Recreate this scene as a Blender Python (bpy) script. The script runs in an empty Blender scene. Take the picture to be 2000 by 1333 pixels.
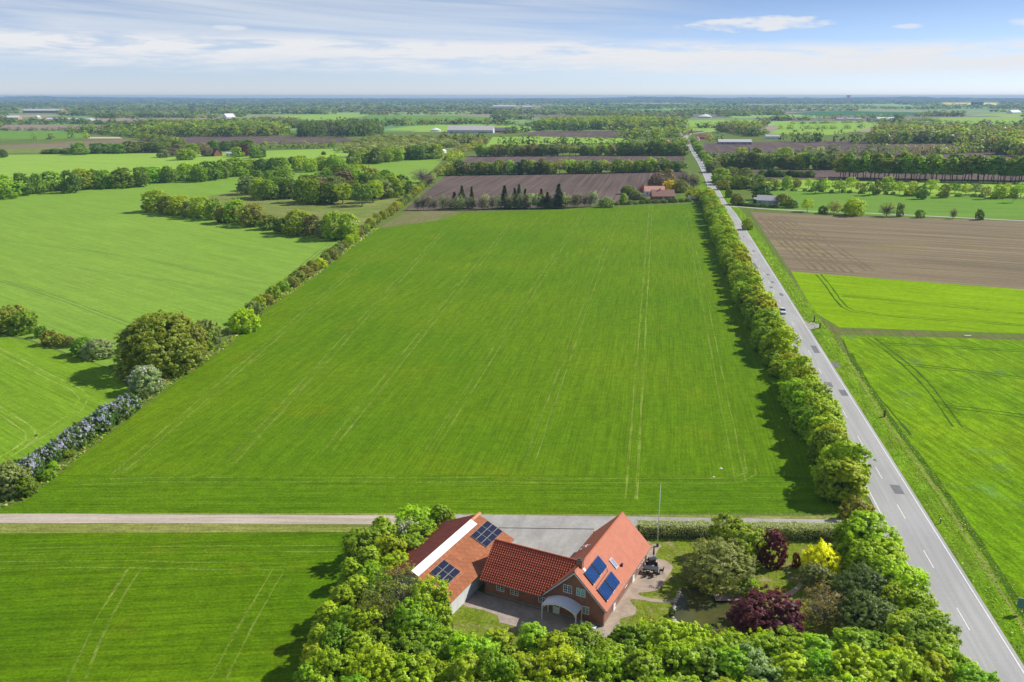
import bpy, math, random
import numpy as np
from mathutils import Vector

# ------------------------------------------------------------------ camera, sky, sun, exposure
S = bpy.context.scene
COL = S.collection
R = math.radians
FOC, HOR, CAMH = 1660.0, 188.0, 65.0            # focal length in photo pixels, horizon row, camera height in metres
PITCH = math.atan((666.5 - HOR) / FOC)
cam = bpy.data.cameras.new('camera'); camo = bpy.data.objects.new('camera', cam); COL.objects.link(camo)
camo.location = (0, 0, CAMH); camo.rotation_euler = (math.pi / 2 - PITCH, 0, 0)
cam.sensor_width = 36; cam.lens = FOC / 2000 * 36; cam.clip_start = 1; cam.clip_end = 90000
S.camera = camo
SUN_AZ, SUN_EL = R(66), R(39)                   # azimuth clockwise from the view direction (+Y)
sun = bpy.data.lights.new('sun', 'SUN'); suno = bpy.data.objects.new('sun', sun); COL.objects.link(suno)
sun.energy = 4.6; sun.angle = R(0.5); sun.color = (1.0, 0.95, 0.86)
sd = Vector((math.sin(SUN_AZ) * math.cos(SUN_EL), math.cos(SUN_AZ) * math.cos(SUN_EL), math.sin(SUN_EL)))
suno.rotation_euler = sd.to_track_quat('Z', 'Y').to_euler(); suno.location = (200, 100, 300)
S.view_settings.view_transform = 'Standard'; S.view_settings.look = 'None'
S.view_settings.exposure = 0.35; S.view_settings.gamma = 1; S.view_settings.use_curve_mapping = False
S.render.engine = 'CYCLES'
S.cycles.max_bounces = 6; S.cycles.diffuse_bounces = 3; S.cycles.glossy_bounces = 2; S.cycles.transmission_bounces = 3
S.cycles.volume_bounces = 0; S.cycles.transparent_max_bounces = 6; S.cycles.use_denoising = True; S.cycles.denoiser = 'OPENIMAGEDENOISE'; S.cycles.denoising_input_passes = 'RGB_ALBEDO_NORMAL'
S.cycles.sample_clamp_indirect = 6


class NT:
    """small helper for writing node trees"""
    def __init__(self, tree):
        self.t = tree; self.n = tree.nodes; self.l = tree.links
    def node(self, typ, **kw):
        nd = self.n.new(typ)
        for k, v in kw.items(): setattr(nd, k, v)
        return nd
    def put(self, sock, v):
        if isinstance(v, bpy.types.NodeSocket): self.l.new(v, sock)
        elif v is not None:
            if isinstance(v, tuple) and len(v) == 3 and len(getattr(sock, 'default_value', (0,))) == 4: v = v + (1,)
            sock.default_value = v
    def math(self, op, a, b=None, c=None, clamp=False):
        nd = self.node('ShaderNodeMath', operation=op, use_clamp=clamp)
        for i, v in enumerate((a, b, c)):
            if v is not None: self.put(nd.inputs[i], v)
        return nd.outputs[0]
    def mix(self, f, a, b, blend='MIX'):
        nd = self.node('ShaderNodeMix', data_type='RGBA', blend_type=blend)
        self.put(nd.inputs[0], f); self.put(nd.inputs[6], a); self.put(nd.inputs[7], b)
        return nd.outputs[2]
    def ss(self, v, lo, hi, a=0.0, b=1.0):
        nd = self.node('ShaderNodeMapRange', interpolation_type='SMOOTHSTEP')
        self.put(nd.inputs[0], v); self.put(nd.inputs[1], lo); self.put(nd.inputs[2], hi); self.put(nd.inputs[3], a); self.put(nd.inputs[4], b)
        return nd.outputs[0]
    def noise(self, vec, scale, detail=3, rough=0.55, dist=0.0):
        nd = self.node('ShaderNodeTexNoise')
        if vec is not None: self.l.new(vec, nd.inputs['Vector'])
        nd.inputs['Scale'].default_value = scale; nd.inputs['Detail'].default_value = detail
        nd.inputs['Roughness'].default_value = rough; nd.inputs['Distortion'].default_value = dist
        return nd.outputs[0]
    def map(self, vec, rot=0.0, scale=(1, 1, 1), loc=(0, 0, 0)):
        if rot:                                     # turn first, then stretch along the turned axes
            rn = self.node('ShaderNodeMapping'); self.l.new(vec, rn.inputs[0]); rn.inputs['Rotation'].default_value = (0, 0, rot); vec = rn.outputs[0]
        nd = self.node('ShaderNodeMapping')
        self.l.new(vec, nd.inputs[0])
        nd.inputs['Scale'].default_value = scale; nd.inputs['Location'].default_value = loc
        return nd.outputs[0]
    def combine(self, x, y, z=0.0):
        nd = self.node('ShaderNodeCombineXYZ')
        for i, v in enumerate((x, y, z)): self.put(nd.inputs[i], v)
        return nd.outputs[0]


# sky: daylight sky with a band of small cumulus low over the land and thin cirrus above it
W = bpy.data.worlds.new('World'); S.world = W; W.use_nodes = True
q = NT(W.node_tree); q.n.clear()
sky = q.node('ShaderNodeTexSky'); sky.sky_type = 'NISHITA'; sky.sun_disc = False
sky.sun_elevation = SUN_EL; sky.sun_rotation = SUN_AZ; sky.altitude = 50; sky.air_density = 1.0; sky.dust_density = 0.0; sky.ozone_density = 2.2
tc = q.node('ShaderNodeTexCoord'); sx = q.node('ShaderNodeSeparateXYZ'); q.l.new(tc.outputs['Generated'], sx.inputs[0])
az = q.math('ARCTAN2', sx.outputs[0], sx.outputs[1]); el = sx.outputs[2]
skyc = sky.outputs[0]
# clear air high up is bluer than the white band at the horizon
blue = q.ss(el, 0.0, 0.16)
grade = q.mix(blue, (0.77, 0.91, 1.43), (0.44, 0.485, 0.66))
skyc = q.mix(1.0, skyc, grade, 'MULTIPLY')
WHITE = 7.8
def world_cloud(base, dens, col): return q.mix(dens, base, col)
# cirrus
cv = q.combine(q.math('MULTIPLY', q.math('ADD', az, q.math('MULTIPLY', el, 3.0)), 2.2), q.math('MULTIPLY', q.math('ADD', el, q.math('MULTIPLY', az, 0.05)), 42.0))
cn = q.noise(cv, 1.0, 5, 0.6, 0.6)
big = q.noise(q.combine(q.math('MULTIPLY', az, 1.6), q.math('MULTIPLY', el, 9.0), 3.3), 1.0, 2)
cir = q.math('MULTIPLY', q.ss(cn, 0.16, 0.70), q.ss(big, 0.30, 0.56))
left = q.ss(az, 0.30, -0.05, 0.10, 1.0)
cir = q.math('MULTIPLY', q.math('MULTIPLY', cir, left), q.ss(el, 0.035, 0.075))
skyc = world_cloud(skyc, q.math('MULTIPLY', cir, 0.88), (WHITE * 0.84, WHITE * 0.91, WHITE * 1.0))
# broken cumulus low over the land: a lumpy crisp top, a soft base
def band(base, c0, slope, wav, up, down, fa, fe, seed, thr, strength):
    wob = q.noise(q.combine(q.math('MULTIPLY', az, 3.1), seed), 1.0, 3)
    c = q.math('ADD', q.math('ADD', c0, q.math('MULTIPLY', az, slope)), q.math('MULTIPLY', q.math('SUBTRACT', wob, 0.5), wav))
    d = q.math('SUBTRACT', el, c)
    prof = q.math('MULTIPLY', q.ss(d, up, 0.0), q.ss(d, -down, -down * 0.1))
    n = q.noise(q.combine(q.math('MULTIPLY', az, fa), q.math('MULTIPLY', el, fe), seed + 3.0), 1.0, 7, 0.6, 0.3)
    cov = q.noise(q.combine(q.math('MULTIPLY', az, 2.3), seed + 9.0), 1.0, 2)
    v = q.math('ADD', q.math('MULTIPLY', n, 0.9), q.math('MULTIPLY', q.math('SUBTRACT', cov, 0.5), 0.35))
    m = q.math('MULTIPLY', prof, q.ss(v, thr, thr + 0.20))
    m = q.math('ADD', q.math('MULTIPLY', m, strength), q.math('MULTIPLY', prof, strength * 0.22))
    return world_cloud(base, m, (WHITE * 0.97, WHITE * 0.99, WHITE * 1.03))
skyc = band(skyc, 0.050, -0.014, 0.020, 0.016, 0.030, 11.0, 90.0, 1.3, 0.30, 0.95)
skyc = band(skyc, 0.036, -0.008, 0.016, 0.012, 0.020, 15.0, 130.0, 5.1, 0.38, 0.75)
def puff(base, a0, e0, wa, we, seed, strength):
    da = q.math('DIVIDE', q.math('SUBTRACT', az, a0), wa); de = q.math('DIVIDE', q.math('SUBTRACT', el, e0), we)
    r = q.math('ADD', q.math('MULTIPLY', da, da), q.math('MULTIPLY', de, de))
    f = q.noise(q.combine(q.math('MULTIPLY', az, 26.0), q.math('MULTIPLY', el, 120.0), seed), 1.0, 6, 0.62)
    m = q.ss(q.math('ADD', q.math('SUBTRACT', 1.0, r), q.math('MULTIPLY', q.math('SUBTRACT', f, 0.5), 3.6)), 0.05, 1.0)
    return world_cloud(base, q.math('MULTIPLY', m, strength), (WHITE * 1.0, WHITE * 1.01, WHITE * 1.03))
skyc = puff(skyc, 0.262, 0.0735, 0.085, 0.0085, 2.0, 0.85)
skyc = puff(skyc, 0.414, 0.068, 0.018, 0.003, 4.0, 0.6)
skyc = puff(skyc, 0.532, 0.067, 0.030, 0.008, 6.0, 0.7)
skyc = puff(skyc, -0.305, 0.069, 0.020, 0.003, 8.0, 0.55)
skyc = puff(skyc, -0.54, 0.070, 0.022, 0.0035, 9.0, 0.5)
skyc = puff(skyc, 0.90, 0.10, 0.10, 0.012, 12.0, 0.7)
skyc = puff(skyc, -1.10, 0.12, 0.12, 0.013, 14.0, 0.7)
bg = q.node('ShaderNodeBackground'); q.l.new(skyc, bg.inputs[0]); bg.inputs[1].default_value = 0.085
ow = q.node('ShaderNodeOutputWorld'); q.l.new(bg.outputs[0], ow.inputs[0])

# ------------------------------------------------------------------ survey helpers
CP, SP = math.cos(PITCH), math.sin(PITCH)
def G(px, py, z=0.0):
    """the point of the place at height z that was sighted at photo pixel (px, py)"""
    u, v = px - 1000.0, py - 666.5
    d = (u, FOC * CP - v * SP, -(FOC * SP + v * CP)); t = (z - CAMH) / d[2]
    return Vector((t * d[0], t * d[1], z))
def mpp(p):
    """metres per photo pixel at a point"""
    return math.sqrt(p[0] ** 2 + p[1] ** 2 + (p[2] - CAMH) ** 2) / FOC
rnd = random.Random(7)
NP = np.random.default_rng(11)

def tag(o, label=None, cat=None, group=None, kind=None):
    if label: o['label'] = label
    if cat: o['category'] = cat
    if group: o['group'] = group
    if kind: o['kind'] = kind
    return o
def link(name, data, parent=None):
    o = bpy.data.objects.new(name, data); COL.objects.link(o)
    if parent: o.parent = parent
    return o
def empty(name, loc=(0, 0, 0), rz=0.0):
    o = link(name, None); o.location = loc; o.rotation_euler = (0, 0, rz); o.empty_display_size = 0.5
    return o

class MB:
    """collects boxes, quads, tubes and prisms; build() links them as one mesh object"""
    def __init__(s): s.v = []; s.f = []
    def add(s, vs, fs):
        b = len(s.v); s.v += [tuple(p) for p in vs]; s.f += [tuple(i + b for i in f) for f in fs]; return s
    def box(s, x0, x1, y0, y1, z0, z1):
        return s.add([(x0, y0, z0), (x1, y0, z0), (x1, y1, z0), (x0, y1, z0), (x0, y0, z1), (x1, y0, z1), (x1, y1, z1), (x0, y1, z1)],
                     [(0, 3, 2, 1), (4, 5, 6, 7), (0, 1, 5, 4), (1, 2, 6, 5), (2, 3, 7, 6), (3, 0, 4, 7)])
    def quad(s, a, b, c, d): return s.add([a, b, c, d], [(0, 1, 2, 3)])
    def obox(s, o, ax, ay, az):
        """box from corner o spanned by three vectors"""
        o, ax, ay, az = map(Vector, (o, ax, ay, az))
        p = [o, o + ax, o + ax + ay, o + ay, o + az, o + ax + az, o + ax + ay + az, o + ay + az]
        return s.add(p, [(0, 3, 2, 1), (4, 5, 6, 7), (0, 1, 5, 4), (1, 2, 6, 5), (2, 3, 7, 6), (3, 0, 4, 7)])
    def prism(s, pts, vec):
        n = len(pts); vec = Vector(vec); top = [Vector(p) + vec for p in pts]
        return s.add(list(pts) + top, [tuple(range(n - 1, -1, -1)), tuple(range(n, 2 * n))] + [(i, (i + 1) % n, n + (i + 1) % n, n + i) for i in range(n)])
    def tube(s, pts, rad, sides=6, cap=True):
        pts = [Vector(p) for p in pts]; rad = rad if isinstance(rad, (list, tuple)) else [rad] * len(pts)
        b = len(s.v)
        for i, p in enumerate(pts):
            d = (pts[min(i + 1, len(pts) - 1)] - pts[max(i - 1, 0)]).normalized()
            a = d.orthogonal().normalized(); c = d.cross(a)
            for k in range(sides):
                t = 2 * math.pi * k / sides
                s.v.append(tuple(p + (a * math.cos(t) + c * math.sin(t)) * rad[i]))
        for i in range(len(pts) - 1):
            for k in range(sides):
                k2 = (k + 1) % sides
                s.f.append((b + i * sides + k, b + i * sides + k2, b + (i + 1) * sides + k2, b + (i + 1) * sides + k))
        if cap:
            s.f.append(tuple(b + k for k in reversed(range(sides)))); s.f.append(tuple(b + (len(pts) - 1) * sides + k for k in range(sides)))
        return s
    def mesh(s, name, mat=None, smooth=False):
        me = bpy.data.meshes.new(name); me.from_pydata(s.v, [], s.f); me.update()
        if mat: me.materials.append(mat)
        if smooth: me.polygons.foreach_set('use_smooth', [True] * len(me.polygons))
        return me
    def build(s, name, mat=None, parent=None, smooth=False): return link(name, s.mesh(name, mat, smooth), parent)

# ------------------------------------------------------------------ materials
MATS = {}
def newmat(name):
    m = bpy.data.materials.new(name); m.use_nodes = True
    t = NT(m.node_tree); t.n.clear()
    out = t.node('ShaderNodeOutputMaterial'); bs = t.node('ShaderNodeBsdfPrincipled'); t.l.new(bs.outputs[0], out.inputs[0])
    geo = t.node('ShaderNodeNewGeometry')
    return m, t, bs, out, geo.outputs['Position']
def bump(t, bs, h, strength=0.4, dist=0.1):
    b = t.node('ShaderNodeBump'); b.inputs['Strength'].default_value = strength; b.inputs['Distance'].default_value = dist
    t.l.new(h, b.inputs['Height']); t.l.new(b.outputs[0], bs.inputs['Normal'])
def plain(name, col, rough=0.6, var=0.15, scale=2.0, metal=0.0, spec=0.4, objvar=0.0):
    if name in MATS: return MATS[name]
    m, t, bs, out, pos = newmat(name)
    tco = t.node('ShaderNodeTexCoord').outputs['Object']
    n = t.noise(tco, scale, 4, 0.6)
    f = t.ss(n, 0.25, 0.75, 1 - var, 1 + var)
    if objvar:
        oi = t.node('ShaderNodeObjectInfo')
        f = t.math('MULTIPLY', f, t.math('ADD', 1 - objvar, t.math('MULTIPLY', oi.outputs['Random'], 2 * objvar)))
    c = t.mix(1.0, tuple(col), t.combine(f, f, f), 'MULTIPLY')
    t.l.new(c, bs.inputs['Base Color']); bs.inputs['Roughness'].default_value = rough; bs.inputs['Metallic'].default_value = metal
    bs.inputs['Specular IOR Level'].default_value = spec
    MATS[name] = m; return m

def crop(name, a, b, rot=0.0, patch=0.02, streak=0.5, grain=0.25, rowscale=(4.0, 0.05), c=None, gscale=2.2, bmp=0.5, cth=(0.56, 0.74)):
    """standing crop, grass or bare soil: broad patches, streaks along the drill rows, fine grain"""
    m, t, bs, out, pos = newmat(name)
    big = t.noise(pos, patch, 4, 0.6)
    col = t.mix(t.ss(big, 0.3, 0.7), tuple(a), tuple(b))
    if c:
        sp = t.noise(t.map(pos, loc=(31, 7, 0)), patch * 2.7, 5, 0.62)
        col = t.mix(t.ss(sp, cth[0], cth[1], 0.0, 0.8), col, tuple(c))
    st = t.noise(t.map(pos, rot=rot, scale=(rowscale[0], rowscale[1], 1)), 1.0, 3, 0.6)
    st2 = t.noise(t.map(pos, rot=rot, scale=(rowscale[0] * 0.17, rowscale[1] * 0.35, 1), loc=(3, 9, 0)), 1.0, 3, 0.6)
    f = t.math('ADD', t.ss(st, 0.3, 0.7, 1 - streak * 0.5, 1 + streak * 0.5), t.ss(st2, 0.3, 0.7, -streak * 0.22, streak * 0.22))
    g = t.noise(pos, gscale, 4, 0.7)
    g2 = t.noise(pos, gscale * 0.22, 3, 0.6)
    f = t.math('MULTIPLY', f, t.ss(g, 0.25, 0.75, 1 - grain, 1 + grain))
    f = t.math('MULTIPLY', f, t.ss(g2, 0.25, 0.75, 1 - grain * 0.5, 1 + grain * 0.5))
    col = t.mix(1.0, col, t.combine(f, f, f), 'MULTIPLY')
    t.l.new(col, bs.inputs['Base Color']); bs.inputs['Roughness'].default_value = 0.8; bs.inputs['Specular IOR Level'].default_value = 0.02
    bump(t, bs, t.math('ADD', g, t.math('MULTIPLY', st, 0.6)), bmp, 0.25)
    return m

def leaf_material(name, mode):
    """leaf clumps: species colour from the object (mode 'obj') or from the mesh (mode 'attr'), varied leaf by leaf"""
    m, t, bs, out, pos = newmat(name)
    oi = t.node('ShaderNodeObjectInfo')
    at = t.node('ShaderNodeAttribute', attribute_name='tint')
    base = oi.outputs['Color'] if mode == 'obj' else t.node('ShaderNodeAttribute', attribute_name='leafcol').outputs['Color']
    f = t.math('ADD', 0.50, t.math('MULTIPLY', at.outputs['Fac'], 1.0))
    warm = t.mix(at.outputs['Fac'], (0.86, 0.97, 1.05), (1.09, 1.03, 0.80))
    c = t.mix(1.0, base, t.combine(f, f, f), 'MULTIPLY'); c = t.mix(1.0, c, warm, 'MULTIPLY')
    if mode == 'obj':
        hs = t.node('ShaderNodeHueSaturation'); t.l.new(c, hs.inputs['Color'])
        t.l.new(t.math('ADD', 0.494, t.math('MULTIPLY', oi.outputs['Random'], 0.024)), hs.inputs['Hue'])
        t.l.new(t.math('ADD', 0.86, t.math('MULTIPLY', t.math('FRACT', t.math('MULTIPLY', oi.outputs['Random'], 7.31)), 0.28)), hs.inputs['Value'])
        c = hs.outputs[0]
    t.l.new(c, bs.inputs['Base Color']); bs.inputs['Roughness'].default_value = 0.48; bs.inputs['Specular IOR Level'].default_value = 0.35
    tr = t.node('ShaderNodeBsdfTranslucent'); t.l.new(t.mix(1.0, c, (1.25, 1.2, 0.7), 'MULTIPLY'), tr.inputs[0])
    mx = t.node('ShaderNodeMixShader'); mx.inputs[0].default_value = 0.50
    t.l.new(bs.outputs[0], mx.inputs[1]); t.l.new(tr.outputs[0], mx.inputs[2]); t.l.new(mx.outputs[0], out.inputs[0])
    return m
LEAF = leaf_material('leaf', 'obj'); LEAFS = leaf_material('leaf_mass', 'attr')
BARK = plain('bark', (0.16, 0.14, 0.115), 0.9, 0.3, 3.0)

def glass_mat():
    m, t, bs, out, pos = newmat('window_glass')
    bs.inputs['Base Color'].default_value = (0.02, 0.03, 0.045, 1); bs.inputs['Roughness'].default_value = 0.06; bs.inputs['Specular IOR Level'].default_value = 0.8
    return m
GLASS = glass_mat()
WHITE_PAINT = plain('white_paint', (0.78, 0.79, 0.80), 0.45, 0.05)
def brick_mat(name, a, b, mortar):
    m, t, bs, out, pos = newmat(name)
    tco = t.node('ShaderNodeTexCoord').outputs['Object']
    sp = t.node('ShaderNodeSeparateXYZ'); t.l.new(tco, sp.inputs[0])
    br = t.node('ShaderNodeTexBrick'); t.l.new(t.combine(t.math('ADD', sp.outputs[0], sp.outputs[1]), sp.outputs[2]), br.inputs[0])
    br.inputs['Scale'].default_value = 1.0; br.inputs['Brick Width'].default_value = 0.24; br.inputs['Row Height'].default_value = 0.068
    br.inputs['Mortar Size'].default_value = 0.008; t.put(br.inputs[1], a); t.put(br.inputs[2], b); t.put(br.inputs[3], mortar)
    n = t.noise(tco, 0.7, 4); f = t.ss(n, 0.3, 0.7, 0.86, 1.12)
    t.l.new(t.mix(1.0, br.outputs[0], t.combine(f, f, f), 'MULTIPLY'), bs.inputs['Base Color']); bs.inputs['Roughness'].default_value = 0.85
    return m
BRICK = brick_mat('red_brick', (0.34, 0.105, 0.05), (0.24, 0.075, 0.04), (0.30, 0.24, 0.2))
def tile_mat(name, a, b, dark):
    m, t, bs, out, pos = newmat(name)
    tco = t.node('ShaderNodeTexCoord').outputs['Object']
    n = t.noise(tco, 1.1, 4, 0.65); n2 = t.noise(tco, 7.0, 2, 0.5)
    c = t.mix(t.ss(n, 0.3, 0.7), a, b); c = t.mix(t.ss(n2, 0.62, 0.75, 0.0, 0.6), c, dark)
    t.l.new(c, bs.inputs['Base Color']); bs.inputs['Roughness'].default_value = 0.6; bs.inputs['Specular IOR Level'].default_value = 0.3
    return m
TILE_MAIN = tile_mat('orange_tile', (0.50, 0.15, 0.075), (0.43, 0.125, 0.06), (0.33, 0.10, 0.06))
TILE_WING = tile_mat('red_tile', (0.46, 0.10, 0.045), (0.40, 0.085, 0.04), (0.25, 0.06, 0.035))

# ------------------------------------------------------------------ ground
def sheet(name, pts, z, mat, label=None, cat=None, parent=None, kind='structure', pix=True):
    vs = [G(p[0], p[1]) if pix else Vector((p[0], p[1], 0)) for p in pts]
    me = bpy.data.meshes.new(name); me.from_pydata([(v.x, v.y, z) for v in vs], [], [tuple(range(len(vs)))]); me.update()
    if me.polygons[0].normal.z < 0: me.flip_normals()
    me.materials.append(mat)
    o = link(name, me, parent)
    return tag(o, label, cat, None, kind)
def smooth_line(pts, step=4.0):
    """Catmull-Rom through points, resampled"""
    P = [Vector(p) for p in pts]; out = []
    for i in range(len(P) - 1):
        p0, p1, p2, p3 = P[max(i - 1, 0)], P[i], P[i + 1], P[min(i + 2, len(P) - 1)]
        n = max(1, int((p2 - p1).length / step))
        for k in range(n):
            t = k / n
            out.append(0.5 * ((2 * p1) + (p2 - p0) * t + (2 * p0 - 5 * p1 + 4 * p2 - p3) * t * t + (3 * p1 - p0 - 3 * p2 + p3) * t ** 3))
    out.append(P[-1]); return out
def ribbon_geo(mb, line, off, width, z, jitter=0.0):
    n = len(line); L = []; Rr = []
    for i, p in enumerate(line):
        d = (line[min(i + 1, n - 1)] - line[max(i - 1, 0)]); d.z = 0; d.normalize(); s = Vector((d.y, -d.x, 0))
        w = width * 0.5 * (1 + jitter * rnd.uniform(-1, 1)); o = off + jitter * 0.2 * rnd.uniform(-1, 1)
        L.append(p + s * (o - w)); Rr.append(p + s * (o + w))
    vs = [(a.x, a.y, z) for a in L] + [(a.x, a.y, z) for a in Rr]
    mb.add(vs, [(i, n + i, n + i + 1, i + 1) for i in range(n - 1)])
def pxline(pts, step=4.0): return smooth_line([G(*p) for p in pts], step)

M_GROUND = crop('rough_land', (0.11, 0.17, 0.03), (0.15, 0.19, 0.045), 0.2, 0.004, 0.3, 0.2, c=(0.16, 0.13, 0.08))
gm = MB()
xs = [-30000, -6000, -1500, -400, 400, 1500, 6000, 30000]; ys = [-2500, -300, 0, 300, 1000, 3000, 8000, 30000]
gm.add([(x, y, 0) for y in ys for x in xs], [(j * 8 + i, j * 8 + i + 1, j * 8 + 9 + i, j * 8 + 8 + i) for j in range(7) for i in range(7)])
tag(gm.build('ground', M_GROUND), 'rough grassy ground under and between all the fields', 'ground', kind='structure')

ROAD_ROT = R(9.9)
M_F1 = crop('young_wheat', (0.088, 0.186, 0.004), (0.124, 0.212, 0.005), ROAD_ROT, 0.014, 0.32, 0.26, (2.6, 0.06), c=(0.148, 0.210, 0.006))
M_F4 = crop('blue_green_crop', (0.185, 0.325, 0.040), (0.208, 0.338, 0.044), R(-50), 0.008, 0.22, 0.12, (1.2, 0.03), gscale=1.0)
M_F3 = crop('bright_grass', (0.150, 0.285, 0.016), (0.172, 0.298, 0.018), R(-50), 0.015, 0.3, 0.2, (1.6, 0.04))
M_F5 = crop('light_crop', (0.245, 0.405, 0.055), (0.27, 0.42, 0.06), R(-80), 0.004, 0.22, 0.1, (0.6, 0.02), gscale=0.7)
M_F2 = crop('near_pasture', (0.072, 0.162, 0.002), (0.098, 0.182, 0.003), R(85), 0.03, 0.40, 0.30, (2.0, 0.07), c=(0.125, 0.165, 0.006))
M_RG = crop('lush_green', (0.215, 0.365, 0.001), (0.190, 0.330, 0.001), R(-63), 0.02, 0.34, 0.22, (1.6, 0.05), c=(0.23, 0.36, 0.006))
M_RG2 = crop('lush_rough', (0.130, 0.262, 0.003), (0.178, 0.300, 0.004), R(-5), 0.03, 0.5, 0.32, (1.0, 0.10), c=(0.10, 0.20, 0.06), bmp=0.8)
M_PAST = crop('pasture', (0.135, 0.27, 0.03), (0.155, 0.275, 0.04), R(-75), 0.01, 0.3, 0.16, (0.7, 0.03))
M_MEAD = crop('rough_meadow', (0.165, 0.225, 0.045), (0.21, 0.235, 0.07), R(-75), 0.018, 0.4, 0.3, (0.5, 0.06), c=(0.22, 0.20, 0.11))
M_SOIL = crop('ploughed_soil', (0.118, 0.088, 0.076), (0.144, 0.108, 0.092), ROAD_ROT, 0.01, 0.5, 0.15, (0.55, 0.008))
M_SOIL2 = crop('drilled_soil', (0.205, 0.166, 0.105), (0.23, 0.186, 0.115), R(-66), 0.012, 0.5, 0.14, (0.7, 0.012), c=(0.21, 0.195, 0.06))
M_TAN = crop('tan_soil', (0.27, 0.20, 0.15), (0.30, 0.22, 0.165), R(-80), 0.004, 0.2, 0.1)
M_VERGE = crop('verge_grass', (0.125, 0.25, 0.008), (0.16, 0.265, 0.014), R(10), 0.07, 0.5, 0.35, (1.4, 0.12), c=(0.15, 0.18, 0.05), bmp=0.9)
M_DRY = crop('dry_grass', (0.19, 0.225, 0.045), (0.235, 0.245, 0.07), R(90), 0.06, 0.4, 0.3, (1.4, 0.12))
M_LAWN = crop('garden_lawn', (0.135, 0.20, 0.014), (0.19, 0.225, 0.03), 0.3, 0.16, 0.15, 0.35, c=(0.30, 0.25, 0.13), cth=(0.52, 0.66))
M_TRACKB = crop('pale_wheel_mark', (0.19, 0.315, 0.022), (0.27, 0.36, 0.07), 0, 0.12, 0.4, 0.35)
M_TRACKC = crop('clear_wheel_mark', (0.122, 0.212, 0.008), (0.205, 0.275, 0.045), ROAD_ROT, 0.12, 0.4, 0.35)
M_TRACK = crop('wheel_mark', (0.118, 0.205, 0.010), (0.172, 0.238, 0.036), ROAD_ROT, 0.12, 0.4, 0.35)
M_RUT = crop('dark_rut', (0.045, 0.11, 0.006), (0.075, 0.13, 0.012), ROAD_ROT, 0.12, 0.4, 0.35)
M_RUTB = crop('bluish_rut', (0.085, 0.155, 0.045), (0.11, 0.16, 0.06), ROAD_ROT, 0.12, 0.4, 0.35)

LB = [(-40, 1008), (50, 978), (254, 817), (343, 748), (447, 677), (504, 617), (603, 551), (684, 488), (742, 446)]   # left edge of the wheat
sheet('wheat_field', LB + [(890, 418), (1100, 409), (1365, 398), (1400, 470), (1455, 585), (1530, 750), (1600, 910), (1648, 1002)], .02, M_F1,
      'broad field of young green wheat between the roadside tree row and the long thin hedge', 'field')
sheet('grass_field', [(-700, 1040), (706, 1033), (690, 1090), (640, 1200), (560, 1350), (500, 1800), (-700, 1800)], .02, M_F2,
      'dark green pasture below the gravel drive, bordered by the shelter belt', 'field')
sheet('grass_field', [(-700, 560), (-60, 640), (60, 668), (215, 722), (262, 770), (190, 830), (0, 945), (-700, 1400)], .024, M_F3,
      'bright green field with a looping wheel track beside the lilac hedge', 'field')
sheet('crop_field', [(-700, 470), (-60, 392), (200, 366), (330, 347), (540, 322), (720, 305), (880, 296), (860, 318), (800, 372), (690, 468), (520, 585), (430, 648), (300, 730), (215, 720), (60, 664), (-60, 636), (-700, 560)],
      .021, M_F4, 'wide blue-green crop field behind the big round tree', 'field')
sheet('meadow', [(395, 386), (470, 372), (620, 374), (810, 372), (760, 408), (700, 458), (560, 440), (430, 410)], .03, M_MEAD,
      'rough tussocky meadow between the copse and the low tree row', 'meadow')
sheet('crop_field', [(-500, 420), (-60, 372), (150, 352), (330, 334), (520, 318), (700, 303), (870, 287), (870, 281), (640, 291), (430, 298), (300, 300), (0, 303), (-500, 312)],
      .022, M_F5, 'pale green crop field in front of the red gabled farm', 'field')
sheet('soil_patch', [(742, 446), (800, 408), (880, 412), (900, 417), (850, 432)], .026, crop('stale_patch', (0.15, 0.18, 0.05), (0.2, 0.185, 0.085), 0.2, 0.05, 0.3, 0.3),
      'bare brownish corner of the wheat field below the dark ploughed land', 'soil')
# right of the road
sheet('ploughed_field', [(1466, 414), (1600, 420), (2000, 433), (2500, 452), (2500, 610), (2000, 566), (1545, 531), (1500, 465)], .02, M_SOIL2,
      'brown drilled field with faint drill rows right beside the main road', 'field')
sheet('crop_field', [(1545, 531), (2000, 566), (2500, 606), (2500, 690), (2000, 652), (1640, 640), (1590, 610)], .022, M_RG,
      'vivid green crop field between the brown drilled field and the grass track', 'field')
sheet('crop_field', [(1640, 655), (2000, 664), (2500, 684), (2600, 1500), (2060, 1290), (1960, 1120), (1840, 960), (1755, 835), (1690, 740)], .022, M_RG2,
      'lush rough green field beside the straight road below the side track', 'field')
sheet('pasture', [(1444, 402), (1500, 372), (2000, 390), (2500, 405), (2500, 450), (2000, 430), (1600, 418)], .02, M_PAST,
      'green pasture behind the farm lane with scattered roadside trees', 'field')
sheet('pasture', [(1448, 352), (1640, 352), (2000, 358), (2500, 366), (2500, 402), (2000, 387), (1700, 379), (1440, 368)], .024, M_F5,
      'narrow pale green strip in front of the dark tall windbreak', 'field')
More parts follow.
